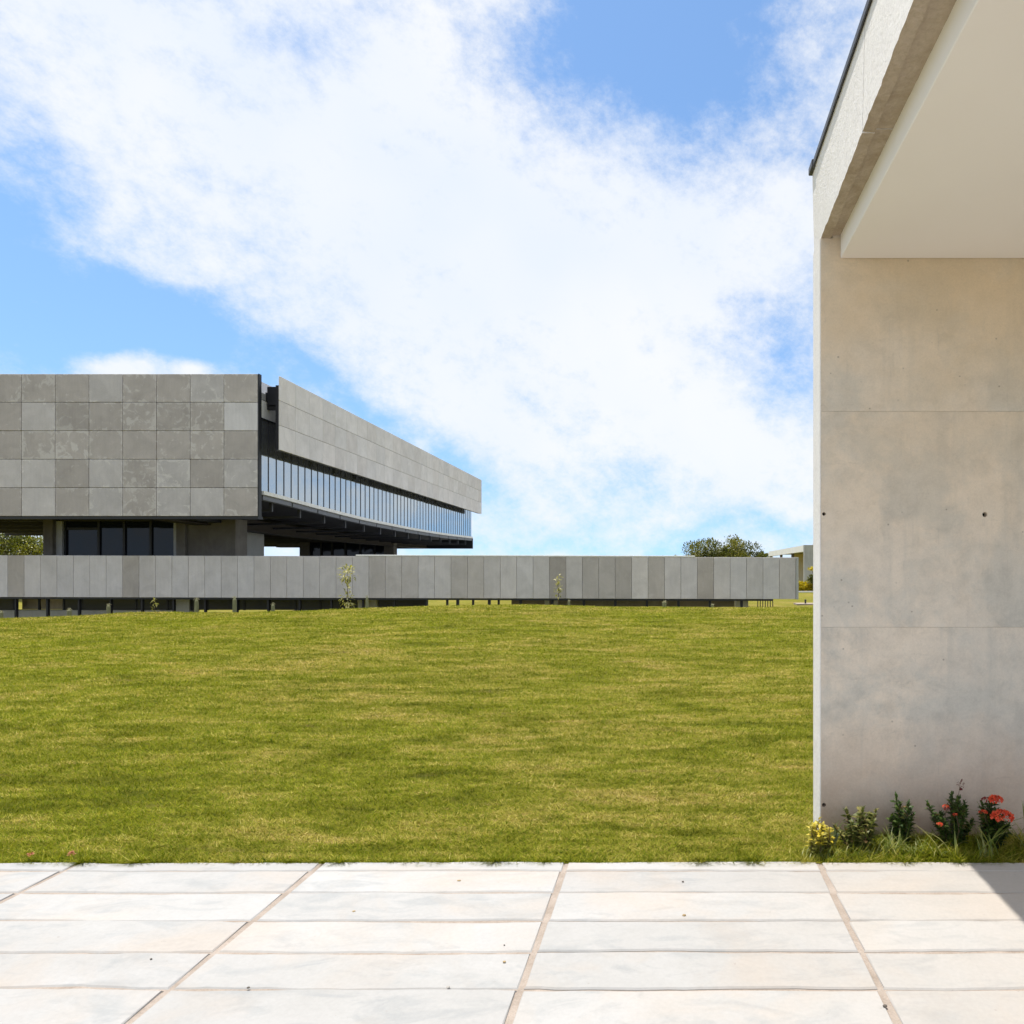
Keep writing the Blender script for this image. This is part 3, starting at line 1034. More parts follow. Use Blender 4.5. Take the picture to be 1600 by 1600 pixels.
# black posts
for k in range(30):
    px = 1158.6 - 49.25 * k
    if px < -330:
        break
    x = (px - VX) / (F / (PD + 0.2))
    zg = float(ground_z(x, PD + 0.2))
    w_ = 0.045 if px > 690 else 0.03
    MB().box(x - w_, x + w_, PD + 0.15, PD + 0.25, zg - 0.1, zb0 - 0.04 + tz(px)).build('post', 'black_steel', terr)
for px in (699, 739.4, 779.4):
    x = (px - VX) / (F / (PD + 0.35))
    MB().box(x - 0.035, x + 0.035, PD + 0.31, PD + 0.38, float(ground_z(x, PD + 0.3)) - 0.1, zb0 - 0.02 + tz(px)).build('slim_post', 'black_steel', terr)
# glazing of the sunken storey
GYL = 27.05
gm = F / GYL
gpx = [-330, -280, -230, -180, -130, -80, -30, 21, 61, 100, 124, 175, 213, 262, 276]
zs = at(0, 953.5, GYL).z
def low_pane(pa, pb):
    xa, xb = (pa - VX) / gm, (pb - VX) / gm
    MB().box(xa + 0.03, xb - 0.03, GYL, GYL + 0.02, zs + 0.012, zb0 - 0.03).build('window_pane', 'low_glass', terr)
    MB().box(xa - 0.03, xa + 0.03, GYL - 0.03, GYL + 0.05, zs, zb0 - 0.03).build('mullion', 'black_steel', terr)
for pa, pb in zip(gpx[:-1], gpx[1:]):
    if 15 < pa < 65:
        continue
    low_pane(pa, pb)
low2 = [299, 324, 373, 382, 421.6, 462, 501, 541.6, 560]
for pa, pb in zip(low2[:-1], low2[1:]):
    low_pane(pa, pb)
bxa, bxb = (12 - VX) / gm, (98 - VX) / gm
MB().box(bxa, bxb, GYL + 0.6, GYL + 0.7, zs, zb0 - 0.03).build('inner_wall', 'beige_wall', terr)
MB().box((21 - VX) / gm - .03, (21 - VX) / gm + .03, GYL - 0.02, GYL + 0.05, zs + 0.02, zb0 - 0.03).build('mullion', 'black_steel', terr)
MB().box((61 - VX) / gm - .03, (61 - VX) / gm + .03, GYL - 0.02, GYL + 0.05, zs + 0.02, zb0 - 0.03).build('mullion', 'black_steel', terr)
MB().box((-330 - VX) / gm, (277 - VX) / gm, GYL - 0.04, GYL + 0.5, -1.9, zs).build('reflection_band', 'grey_concrete', terr)  # grey block stands in for ground reflected along the foot of the glazing
MB().box((299 - VX) / gm, (560 - VX) / gm, GYL - 0.04, GYL + 0.5, -1.9, at(0, 958, GYL).z).build('reflection_band', 'column_concrete', terr)
for pa, pb in ((277, 298), (560.5, 572)):
    MB().box((pa - VX) / gm, (pb - VX) / gm, GYL - 0.08, GYL + 0.5, -1.9, zb0 - 0.03).build('column', 'grey_concrete', terr, bevel=0.01)
MB().box((588 - VX) / gm, (662 - VX) / gm, GYL + 0.2, GYL + 0.5, -1.9, zb0 - 0.03).build('side_wall', 'dark_steel', terr)
MB().box((573 - VX) / gm, (587 - VX) / gm, GYL + 0.1, GYL + 0.5, -1.9, zb0 - 0.03).build('column', 'grey_concrete', terr, bevel=0.01)
xw0, xw1 = (801 - VX) / gm, (1147 - VX) / gm
gzr = float(ground_z(0.0, 27.2)) - 0.3
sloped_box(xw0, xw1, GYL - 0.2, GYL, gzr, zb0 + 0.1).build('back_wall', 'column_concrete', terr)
for pa, pb in ((853, 860), (864, 873), (1148, 1168)):
    MB().box((pa - VX) / gm, (pb - VX) / gm, GYL - 0.28, GYL + 0.05, gzr, zb0 + 0.02 + tz(pa)).build('column', 'grey_concrete', terr, bevel=0.01)
# little row of upright bars below the right end
for k in range(7):
    x = (1184 + 3.9 * k - VX) / (F / 26.6)
    MB().box(x - 0.014, x + 0.014, 26.58, 26.61, float(ground_z(x, 26.6)) - 0.05, zb0 + tz(1200) - 0.002).build('bar', 'black_steel', terr)
MB().box((1181 - VX) / (F / 26.6), (1210 - VX) / (F / 26.6), 26.56, 26.63, zb0 + tz(1200), zb0 + tz(1200) + 0.06).build('bar_rail', 'black_steel', terr)

# ------------------------------------------------------------------ upper building
UD = 25.4
um = F / UD
main = empty('upper_building', (-18.0, 40.0, zb0 + 0.28), 'raised concrete gallery building with square panel front and long glazed flank', 'building')
UXR = (403 - VX) / um
UZT, UZB = at(0, 584, UD).z, at(0, 806.5, UD).z
rh = (UZT - UZB) / 5
cw = 52.75 / um
fmesh = MB().box(-cw / 2 + 0.008, cw / 2 - 0.008, 0, 0.06, -rh / 2 + 0.008, rh / 2 - 0.008).mesh('facade_panel', 'facade_panel', bevel=0.007)
tones = [[1.0, 1.02, 0.97, 0.94, 1.02, 0.95, 0.92, 0.92], [1.25, 0.93, 0.86, 0.93, 0.92, 0.82, 1.06, 0.96], [0.92, 1.0, 0.97, 0.98, 0.96, 1.0, 0.95, 0.96],
         [1.04, 0.91, 1.05, 0.92, 1.08, 0.88, 1.12, 1.14], [1.0, 1.10, 1.05, 0.95, 1.02, 0.95, 1.18, 0.94]]      # from the right corner leftwards
limes = [[.55, .6, .55, .6, .3, .45, .75, .5], [0, .8, .85, .85, .6, .65, .3, .4], [.3, .75, .55, .4, .5, .85, .85, .5],
         [.5, .35, .8, .65, .5, .4, .3, .2], [.5, .4, .5, .75, .55, .5, .3, .4]]
for r_ in range(5):
    for c_ in range(17):
        tone = tones[r_][c_] if c_ < 8 else random.uniform(0.88, 1.12)
        lim = limes[r_][c_] if c_ < 8 else random.uniform(0.2, 0.8)
        wrm = 0.75 if tone < 1.02 else 0.3
        if r_ == 1 and c_ == 0:
            wrm = 0.0
        put('facade_panel', fmesh, (UXR - 0.01 - cw * (c_ + 0.5), UD + random.uniform(-0.004, 0.004), UZT - rh * (r_ + 0.5)), main, (tone, wrm, lim, 1))
UXL = UXR - cw * 17 - 0.01
MB().box(UXL, UXR - 0.006, UD + 0.075, UD + 0.20, UZB + 0.02, UZT - 0.01).build('front_frame', 'black_steel', main)
MB().box(UXR - 0.005, UXR + 0.032, UD + 0.01, UD + 0.17, UZB - 0.005, UZT + 0.005).build('corner_trim', 'black_steel', main)
MB().box(UXL, UXR - 0.006, UD + 0.02, UD + 0.31, UZB - 0.10, UZB - 0.004).build('bottom_rail', 'black_steel', main)

# glazed flank: straight in plan, its sill dips towards the middle
CURVE = [(-14.86, 25.66), (-15.78, 55.4)]
CD = (Vector(CURVE[1]) - Vector(CURVE[0])).normalized()
CN = Vector((CD.y, -CD.x))
CL = (Vector(CURVE[1]) - Vector(CURVE[0])).length
def cpt(s, off=0.0):
    s = max(0.0, min(CL, s))
    q = Vector(CURVE[0]) + CD * s + CN * off
    return (q.x, max(q.y, 25.66))
def sag(s):
    """height of the sill relative to its near end"""
    y = 25.66 + s * CD.y
    ys = [25.6, 29.4, 34.5, 41.7, 48.4, 55.4]
    zs_ = [0.0, -0.17, -0.35, -0.44, -0.43, -0.32]
    k = np.interp(np.array([y - 1.5, y, y + 1.5]), ys, zs_)
    return float(k.mean())
SILL_T, SILL_B = 4.37, 4.24
HEAD = 6.92
NP = 54
step = CL / NP
SS = np.linspace(0, CL, 40)
pl = lambda off: [cpt(float(s_), off) for s_ in SS]
zl = lambda z, k=1.0: [z + sag(float(s_)) * k for s_ in SS]
for k in range(NP):
    s0, s1 = k * step + 0.02, (k + 1) * step - 0.02
    MB().strip([cpt(s0), cpt(s1)], [cpt(s0, -0.02), cpt(s1, -0.02)], [SILL_T + 0.01 + sag(s0), SILL_T + 0.01 + sag(s1)], HEAD).build('window_pane', 'band_glass', main)
for k in range(NP + 1):
    s_ = min(max(k * step, 0.03), CL - 0.03)
    MB().strip([cpt(s_ - 0.016, 0.016), cpt(s_ + 0.016, 0.016)], [cpt(s_ - 0.016, -0.06), cpt(s_ + 0.016, -0.06)], SILL_T + 0.002 + sag(s_), HEAD + 0.02).build('mullion', 'dark_steel', main)
MB().strip(pl(0.14), pl(-0.3), zl(SILL_B), zl(SILL_T)).build('sill', 'white_render', main)
MB().strip(pl(0.02), pl(-0.15), HEAD + 0.03, 7.62).build('spandrel', 'white_render', main)
MB().box(-14.80, -14.36, 26.0, 26.35, 7.50, 8.16).build('end_box', 'black_steel', main)
MB().strip(pl(0.06), pl(-0.2), HEAD, HEAD + 0.05).build('window_head', 'black_steel', main)
# gutter in lengths, hangers and cantilever arms under the sill
ng = 14
GO = 3.4
for k in range(ng):
    s0, s1 = CL * k / ng + 0.05, CL * (k + 1) / ng - 0.05
    ss = np.linspace(s0, s1, 5)
    MB().strip([cpt(float(q), 0.08) for q in ss], [cpt(float(q), -0.10) for q in ss], [4.06 + sag(float(q)) for q in ss], [4.215 + sag(float(q)) for q in ss]).build('gutter', 'grey_steel', main)
    sc = CL * (k + 0.5) / ng
    dz = sag(sc)
    MB().strip([cpt(sc - 0.045, -0.12), cpt(sc + 0.045, -0.12)], [cpt(sc - 0.045, -0.22), cpt(sc + 0.045, -0.22)], 3.74 + dz, 4.19 + dz).build('hanger', 'dark_steel', main)
    a_, b_ = cpt(sc, -0.12), cpt(sc, -GO)
    MB().bar((a_[0], a_[1], 3.79 + dz), (b_[0], b_[1], 3.62 + dz * .7), 0.08, 0.09).build('cantilever_arm', 'dark_steel', main)
MB().strip(pl(-0.26), pl(-GO), zl(4.10), zl(4.22)).build('edge_soffit', 'dark_soffit', main)
MB().strip(pl(-GO), pl(-GO - 0.35), zl(3.38, 0.6), zl(3.84, 0.6)).build('girder', 'rusty_steel', main)
MB().strip(pl(-GO + 0.12), pl(-GO - 0.47), zl(3.33, 0.6), zl(3.378, 0.6)).build('girder_flange', 'rusty_steel', main)
# main soffit and roof as plan polygons, closed by the far left side
SOFF_BACK = 53.5
def plan_slab(name, mat, off, z0, z1, ymax=99, k=0.0):
    idx = [i for i, p in enumerate(pl(off)) if p[1] <= ymax]
    outer = [pl(off)[i] for i in idx]
    inner = [(UXL + 0.3, p[1]) for p in outer]
    return MB().strip(outer, inner, [zl(z0, k)[i] for i in idx], [zl(z1, k)[i] for i in idx]).build(name, mat, main)
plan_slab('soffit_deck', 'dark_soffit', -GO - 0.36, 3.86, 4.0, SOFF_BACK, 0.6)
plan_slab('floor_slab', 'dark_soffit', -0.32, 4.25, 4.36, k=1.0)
plan_slab('roof_slab', 'grey_concrete', -0.02, 7.66, 7.9)
# joists and folded sheet under the deck
ybk = 25.9
while ybk < SOFF_BACK - 1:
    s_ = (ybk - 25.66) / CD.y
    dz = sag(s_ + 1) * 0.6
    x1_ = cpt(s_, -GO - 0.5)[0]
    MB().box(UXL + 0.4, x1_, ybk, ybk + 0.16, 3.52 + dz, 3.852 + dz).build('joist', 'deck_sheet', main)
    for q in range(1, 6):
        yy = ybk + 0.16 + q * 0.33
        MB().box(UXL + 0.4, x1_, yy, yy + 0.12, 3.76 + dz, 3.90 + dz).build('deck_rib', 'deck_sheet', main)
    ybk += 2.25
MB().box(UXL + 0.4, cpt(CL, -GO - 0.6)[0], SOFF_BACK - 0.6, SOFF_BACK - 0.25, 3.20, 3.60).build('rear_girder', 'rusty_steel', main)
# far end, back and left closing walls
xe_ = cpt(CL, 0.10)[0]
MB().box(xe_ - 7.5, xe_, 55.42, 55.6, 3.12, 3.92).build('end_beam', 'black_steel', main)
MB().box(UXL + 0.3, xe_ - 0.25, 55.62, 55.9, 3.95, 7.64).build('rear_wall', 'grey_concrete', main)
MB().box(UXL + 0.02, UXL + 0.28, UD + 0.32, 55.9, 3.9, 8.4).build('left_wall', 'grey_concrete', main)
# set-back upstand on the roof
MB().strip(pl(-0.35)[:24], pl(-0.55)[:24], 7.9, UZT - 0.02).build('roof_upstand', 'white_render', main)

# long fascia screen carried on brackets in front of the glass
FA = Vector((at(437.5, VY, 25.72).x, 25.72))
FB = Vector((at(752.5, VY, 55.8).x, 55.8))
fl_len = (FB - FA).length
fd = (FB - FA).normalized()
fn = Vector((fd.y, -fd.x))
FZT, FZB = at(437, 587.5, 25.72).z, at(437, 703.0, 25.72).z
NF, NR = 27, 3
fw, fh = fl_len / NF, (FZT - FZB) / NR
me_f = MB().box(-0.05, 0.0, -fw / 2 + 0.004, fw / 2 - 0.004, -fh / 2 + 0.007, fh / 2 - 0.007).mesh('fascia_panel', 'fascia_panel', bevel=0.005)
ang = math.atan2(fd.y, fd.x) - math.pi / 2
# the cladding material reads panel half sizes along X and Z, so turn the mesh to run along X
me_f = MB().box(-fw / 2 + 0.004, fw / 2 - 0.004, 0.0, 0.05, -fh / 2 + 0.007, fh / 2 - 0.007).mesh('fascia_panel', 'fascia_panel', bevel=0.005)
for r_ in range(NR):
    for c_ in range(NF):
        p = FA + fd * (fw * (c_ + 0.5))
        put('fascia_panel', me_f, (p.x, p.y, FZT - fh * (r_ + 0.5)), main, (random.uniform(0.94, 1.06), random.uniform(0.1, 0.7), random.uniform(0.25, 0.6), 1), rotz=math.atan2(fd.y, fd.x))
def frail(z0, z1, t0, t1, name, mat, a=0.0, b=fl_len):
    p, q = FA + fd * a, FA + fd * b
    MB().strip([p - fn * t0, q - fn * t0], [p - fn * t1, q - fn * t1], z0, z1).build(name, mat, main)
frail(FZB + 0.02, FZT - 0.33, 0.055, 0.16, 'fascia_backing', 'dark_soffit', 0.01, fl_len - 0.01)
frail(FZB - 0.0, FZB + 0.018, 0.055, 0.17, 'fascia_rail', 'black_steel', 0.01, fl_len - 0.6)
nb = 14
for k in range(nb):
    a_ = 0.45 + (fl_len - 1.5) * k / (nb - 1)
    p = FA + fd * a_ - fn * 0.17
    g_ = cpt((p.y - 25.66) / CD.y, -0.04)
    MB().bar((p.x, p.y, 7.66), (g_[0], g_[1], 7.66), 0.16, 0.62).build('bracket', 'black_steel', main)
    MB().bar((p.x, p.y, FZB + 0.1), (p.x, p.y, FZT - 0.34), 0.12, 0.14, up=(1, 0, 0)).build('bracket_post', 'black_steel', main)

# storey under the raised volume: columns, glazing and wall standing on the deck
LD = 28.0
lm = F / LD
LX = lambda px: (px - VX) / lm
ZD = zb0 + 0.28
ZU = 3.86
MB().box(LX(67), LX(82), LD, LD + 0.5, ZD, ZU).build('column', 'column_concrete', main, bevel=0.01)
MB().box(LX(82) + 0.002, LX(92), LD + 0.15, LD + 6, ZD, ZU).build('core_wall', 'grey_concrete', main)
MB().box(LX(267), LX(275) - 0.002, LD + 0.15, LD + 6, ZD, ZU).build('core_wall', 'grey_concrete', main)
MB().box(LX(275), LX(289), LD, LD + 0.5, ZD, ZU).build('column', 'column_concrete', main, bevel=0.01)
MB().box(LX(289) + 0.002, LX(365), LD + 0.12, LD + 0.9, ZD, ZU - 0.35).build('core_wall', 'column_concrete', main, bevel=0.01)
cuts = [93, 146, 186, 228, 266.5]
for i_, (pa, pb) in enumerate(zip(cuts[:-1], cuts[1:])):
    if i_ == 0:
        zmid = at(0, 825.5, LD).z
        MB().box(LX(pa) + .05, LX(pb) - .05, LD + 0.3, LD + 0.32, ZD, zmid - .05).build('window_pane', 'dark_glass', main)
        MB().box(LX(pa) + .05, LX(pb) - .05, LD + 0.3, LD + 0.32, zmid + .05, ZU).build('window_pane', 'dark_glass', main)
        MB().box(LX(pa) + .05, LX(pb) - .05, LD + 0.26, LD + 0.36, zmid - .045, zmid + .045).build('transom', 'black_steel', main)
    else:
        MB().box(LX(pa) + .05, LX(pb) - .05, LD + 0.3, LD + 0.32, ZD, ZU).build('window_pane', 'dark_glass', main)
for pa in cuts:
    MB().box(LX(pa) - .045, LX(pa) + .045, LD + 0.24, LD + 0.38, ZD, ZU).build('mullion', 'black_steel', main)
# short stub beams showing over the wall
for pa in (262, 286, 330):
    MB().box(LX(pa), LX(pa + 13), LD - 1.3, LD + 0.9, 3.36, 3.60).build('stub_beam', 'black_steel', main)
# second support core far back
SD = 48.0
sm = F / SD
SX = lambda px: (px - VX) / sm
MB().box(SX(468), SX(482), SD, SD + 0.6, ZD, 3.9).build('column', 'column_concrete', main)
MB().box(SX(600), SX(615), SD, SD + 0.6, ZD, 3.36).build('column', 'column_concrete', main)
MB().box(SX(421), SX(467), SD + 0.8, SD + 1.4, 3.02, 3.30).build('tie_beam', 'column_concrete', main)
cuts = [483, 499, 516, 537, 560, 583, 599]
for pa, pb in zip(cuts[:-1], cuts[1:]):
    MB().box(SX(pa) + .05, SX(pb) - .05, SD + 0.3, SD + 0.32, ZD, 3.9).build('window_pane', 'dark_glass', main)
for pa in cuts:
    MB().box(SX(pa) - .06, SX(pa) + .06, SD + 0.22, SD + 0.36, ZD, 3.9).build('mullion', 'black_steel', main)

# ------------------------------------------------------------------ distant pavilion, hedge, kerb, path at the right
pv = empty('far_pavilion', (11.5, 50, 0), 'small distant grey pavilion with white roof beam behind the yellow hedge', 'building')
PXL = at(1256.5, VY, 50).x
PZT = at(0, 851.5, 50).z
MB().box(PXL, PXL + 7, 50, 50.3, -0.1, PZT).build('front_wall', 'grey_concrete', pv)
MB().box(PXL - 0.01, PXL + 0.25, 50.31, 69, PZT - 0.46, PZT - 0.01).build('roof_beam', 'white_render', pv)
MB().box(PXL + 0.26, PXL + 7, 50.31, 69, PZT - 0.3, PZT - 0.03).build('roof', 'grey_concrete', pv)
MB().box(PXL + 2.4, PXL + 2.6, 50.31, 69, -0.1, PZT - 0.31).build('inner_wall', 'beige_wall', pv)
for yy in (55.5, 61.5, 68.0):
    MB().box(PXL + 0.02, PXL + 0.22, yy, yy + 0.22, -0.1, PZT - 0.465).build('column', 'column_concrete', pv)
MB().box(PXL + 0.6, PXL + 3.5, 49.6, 49.98, PZT + 0.01, PZT + 0.16).build('roof_cap', 'white_render', pv)

def bush_mesh(name, mat, n, size, lsize, up=0.4):
    d = sphere_dirs(n)
    r = rng.random(n) ** 0.45
    c = d * r[:, None] * np.array(size)
    c[:, 2] = np.abs(c[:, 2])
    c += 0.10 * np.sin(c[:, [1, 2, 0]] * 9.0) * np.array(size)
    ld = d + rng.normal(0, 0.5, (n, 3)) + np.array([0, 0, up])
    q = leaf_array(c, ld, lsize * rng.uniform(0.7, 1.3, n), lsize * 0.55 * rng.uniform(0.8, 1.2, n))
    tn = np.clip(rng.normal(0.5, 0.22, n) + 0.25 * (r - 0.6), 0, 1)
    return fast_mesh(name, q, 4, mat, np.concatenate([tn, tn]))

hd = [bush_mesh('foliage', 'hedge_leaf', 900, (0.52, 0.42, 0.62), 0.13) for _ in range(3)]
hl = ['yellow-leaved hedge shrub beside the end of the long parapet', 'yellow-leaved hedge shrub in the middle before the far pavilion', 'yellow-leaved hedge shrub next to the edge of the near wall']
for i_, px in enumerate((1246, 1257.5, 1269)):
    x = (px - VX) / F * 45
    o = put('hedge_shrub', hd[i_], (x, 45, float(ground_z(x, 45)) + 0.02))
    tag(o, hl[i_], 'shrub', 'yellow hedge before the far pavilion')
kerb = MB().box(at(1225, 0, 44).x, 30, 44.0, 44.25, -0.1, float(ground_z(8, 44)) + 0.08).build('kerb', 'pale_concrete', bevel=0.01)
tag(kerb, kind='structure')
zp = float(ground_z(5.0, 28.6)) + 0.03
pth = MB().box(at(1243, 0, 28.6).x, at(1300, 0, 28.6).x, 28.2, 29.1, zp - 0.1, zp + 0.025).build('path', 'joint_mortar')
tag(pth, kind='structure')
bl = empty('bollard_light', (at(1258.5, 0, 28.5).x, 28.5, zp + 0.025), 'tiny dark ground light on a pale pad left of the near wall', 'light')
bp_ = Vector(bl.location)
MB().tube([bp_, bp_ + Vector((0, 0, 0.13))], 0.035, 10).build('lamp_body', 'dark_steel', bl)
MB().tube([bp_ + Vector((0, 0, 0.121)), bp_ + Vector((0, 0, 0.15)), bp_ + Vector((0, 0, 0.165))], [0.042, 0.04, 0.012], 10).build('lamp_cap', 'black_steel', bl)
# tall yellow-tipped plant by the far pavilion
x = at(1271, 0, 44.6).x
zg = float(ground_z(x, 44.6))
pp = empty('flowering_shrub', (x, 44.6, zg), 'tall dark plant with yellow flower tip in front of far pavilion', 'plant')
MB().tube([(x, 44.6, zg), (x + 0.05, 44.6, zg + 0.9), (x - 0.1, 44.6, zg + 1.5)], [0.03, 0.025, 0.012], 6).build('stem', 'stem_brown', pp)
put('foliage', bush_mesh('foliage', 'tree_leaf', 260, (0.38, 0.3, 0.5), 0.2), (x + 0.05, 44.6, zg + 0.65), pp)
put('flower', bush_mesh('flower', 'hedge_leaf', 90, (0.26, 0.2, 0.2), 0.13), (x - 0.12, 44.6, zg + 1.38), pp)

# ------------------------------------------------------------------ trees
def tree(name, base, height, spread, label, leafmat, nclump, leaves, lsize, trunk_h=0.35, seed=1, flat=0.6):
    r_ = np.random.default_rng(seed)
    root = empty(name, base, label, 'tree')
    b = Vector(base)
    tb = MB()
    fork = b + Vector((0.1, 0, height * trunk_h))
    tb.tube([b - Vector((0, 0, 0.1)), b + Vector((0.06, 0, height * trunk_h * 0.5)), fork], [height * 0.05, height * 0.04, height * 0.034], 9)
    cents = []
    for k in range(nclump):
        a_ = r_.random() * 2 * math.pi
        rr = math.sqrt(r_.random()) * spread
        hz = height * (trunk_h + 0.12 + (1 - trunk_h - 0.22) * (0.15 + 0.85 * r_.random()) * (1 - 0.55 * (rr / spread) ** 2))
        cents.append(Vector((b.x + math.cos(a_) * rr, b.y + math.sin(a_) * rr * 0.7, b.z + hz)))
    for k in range(min(nclump, 14)):
        c = cents[k]
        mid = fork.lerp(c, 0.5) + Vector((0, 0, -0.06 * height + 0.03 * height * r_.random()))
        tb.tube([fork - Vector((0, 0, 0.1)), mid, c], [height * 0.022, height * 0.014, height * 0.004], 6)
    tb.build('trunk', 'bark', root, origin=tuple(b), smooth=True)
    C_, D_, T_ = [], [], []
    for c in cents:
        rad = spread * (0.13 + 0.15 * r_.random())
        m_ = int(leaves / nclump * (0.6 + 0.8 * r_.random()))
        d_ = r_.normal(0, 1, (m_, 3))
        d_ /= np.linalg.norm(d_, axis=1, keepdims=True)
        q = r_.random(m_) ** 0.4
        C_.append(np.array(c) + d_ * q[:, None] * rad * np.array([1, 1, flat]))
        D_.append(d_ + r_.normal(0, 0.5, (m_, 3)))
        T_.append(np.clip(0.5 + r_.normal(0, 0.2, m_) + 0.15 * r_.normal(), 0, 1))
    C_, D_, T_ = np.concatenate(C_), np.concatenate(D_), np.concatenate(T_)
    n_ = len(C_)
    q = leaf_array(C_, D_, lsize * r_.uniform(0.7, 1.3, n_), lsize * 0.6 * r_.uniform(0.8, 1.2, n_))
    me_ = fast_mesh('crown', q, 4, leafmat, np.concatenate([T_, T_]), origin=tuple(b))
    put('crown', me_, tuple(b), root)
    return root

gz = lambda x_, y_: float(ground_z(x_, y_))
x = at(1122, 0, 80).x
tree('broadleaf_tree', (x, 80, gz(x, 80)), 5.0, 5.3, 'round dark green tree rising behind the right part of the parapet', 'tree_leaf', 30, 13000, 0.24, 0.3, 11, 0.75)
x = at(1058, 0, 86).x
tree('thin_tree', (x, 86, gz(x, 86)), 4.0, 1.9, 'thin half-bare grey twiggy tree left of the round tree', 'grey_leaf', 9, 420, 0.2, 0.4, 5)
x = at(12, 0, 78).x
tree('bright_tree', (x, 78, gz(x, 78)), 8.6, 7.0, 'sunlit yellow-green tree seen under the raised building at the left', 'tree_leaf_bright', 60, 17000, 0.28, 0.3, 3)

# ------------------------------------------------------------------ saplings and cacti along the crest
def sapling(px, top, bot, d, label, clumps, nleaf, spread, lsize):
    x_ = at(px, 0, d).x
    z_ = gz(x_, d)
    h_ = at(0, top, d).z - z_
    o = empty('sapling', (x_, d, z_), label, 'sapling', 'young trees on the crest of the lawn')
    MB().tube([(x_, d, z_ - 0.03), (x_ + 0.015, d, z_ + h_ * 0.4), (x_ - 0.01, d, z_ + h_ * 0.75), (x_, d, z_ + h_ * 0.96)], [0.012, 0.010, 0.007, 0.004], 7).build('stem', 'stem_brown', o)
    C_, D_ = [], []
    for (f_, w_, c_) in clumps:
        m_ = int(nleaf * c_)
        dd = sphere_dirs(m_)
        C_.append(np.array([x_, d, z_ + h_ * f_]) + dd * (rng.random(m_) ** 0.5)[:, None] * np.array([spread * w_, spread * w_, h_ * 0.13]))
        D_.append(dd + np.array([0, 0, -0.25]))
    C_, D_ = np.concatenate(C_), np.concatenate(D_)
    q = leaf_array(C_, D_, lsize * rng.uniform(0.7, 1.2, len(C_)), lsize * 0.42, droop=0.15)
    tn = np.clip(rng.normal(0.5, 0.3, len(C_)), 0, 1)
    put('foliage', fast_mesh('foliage', q, 4, 'sapling_leaf', np.concatenate([tn, tn]), origin=(x_, d, z_)), (x_, d, z_), o)
sapling(543, 881, 945, 23.4, 'tallest sapling, pale leaves in two tufts before the parapet', [(0.84, 1.0, 1.0), (0.62, .35, .15), (0.48, 0.9, 0.55), (0.34, 0.75, 0.4)], 105, 0.24, 0.13)
sapling(872, 899, 946, 23.4, 'smaller yellowish sapling in front of the darkest parapet panel', [(0.85, .5, .5), (0.6, 0.8, 0.6), (0.42, 0.6, 0.4)], 50, 0.18, 0.10)
sapling(241, 930, 955, 23.2, 'shortest sapling, a slip of a plant before the lower windows', [(0.8, .7, .7), (0.5, 0.8, 0.6)], 24, 0.12, 0.10)

def cactus(px, top, bot, d, label, w_px, fuzz=0.6):
    x_ = at(px, 0, d).x
    z_ = min(gz(x_, d), at(0, bot, d).z)
    zt_ = at(0, top, d).z
    h_ = zt_ - z_
    r_ = w_px / 2 * d / F * 0.82
    nr, nk = 9, 20
    V, Fc = [], []
    for j in range(nr):
        f_ = j / (nr - 1)
        rr = r_ * (0.86 + 0.14 * math.sin(f_ * 2.6)) * (1.0 if f_ < 0.82 else math.sqrt(max(0.02, 1 - ((f_ - 0.82) / 0.18) ** 2)))
        for k in range(nk):
            a_ = 2 * math.pi * k / nk
            rib = 1.0 if k % 2 == 0 else 0.80
            V.append((x_ + math.cos(a_) * rr * rib, d + math.sin(a_) * rr * rib, z_ - 0.03 + (h_ + 0.03) * f_))
    for j in range(nr - 1):
        for k in range(nk):
            k2 = (k + 1) % nk
            Fc.append((j * nk + k, j * nk + k2, (j + 1) * nk + k2, (j + 1) * nk + k))
    Fc.append(tuple((nr - 1) * nk + k for k in range(nk)))
    o = empty('cactus', (x_, d, z_), label, 'cactus', 'small columnar cacti along the crest')
    b_ = MB().add(V, Fc).build('trunk', 'cactus_skin', o)
    a_ = b_.data.attributes.new('tint', 'FLOAT', 'POINT')
    vals = np.clip(np.array([0.35 if (i % nk) % 2 else 0.75 for i in range(len(b_.data.vertices))]) + rng.normal(0, 0.1, len(b_.data.vertices)), 0, 1)
    a_.data.foreach_set('value', vals.astype(np.float32))
    m_ = 70
    dd = sphere_dirs(m_)
    dd[:, 2] = np.abs(dd[:, 2])
    c_ = np.array([x_, d, zt_ - r_ * 0.8]) + dd * r_ * 0.85
    q = leaf_array(c_, dd, r_ * 0.7, r_ * 0.10)
    put('spines', fast_mesh('spines', q, 4, 'cactus_skin', np.full(2 * m_, 0.95), origin=(x_, d, z_)), (x_, d, z_), o)
for args in [(2, 955, 968, 22.9, 'stubby cactus at the far left edge before the low grey band', 6), (108, 951.5, 966, 22.9, 'low squat cactus before the dark low windows', 7.5),
             (169.5, 944, 964, 22.9, 'upright cactus under the brown-tinted panel at left', 6.5), (307, 935, 958, 22.9, 'tall cactus left of the pair near the pale low column', 7),
             (366.5, 932.5, 958, 22.9, 'tallest cactus touching the bottom edge of the parapet', 7), (426.5, 943, 957, 22.9, 'short cactus left of the tall sapling', 6.5),
             (573.5, 931, 949, 23.0, 'grey cactus just right of the tall sapling', 5.5), (1038, 939.5, 950, 23.0, 'pale fuzzy little cactus under the right part of the parapet', 8),
             (889, 938, 947, 23.0, 'tiny pale cactus right of the smaller sapling', 5), (1113, 944, 951, 23.0, 'lowest pale cactus nubbin at the right of the crest', 6)]:
    cactus(*args)

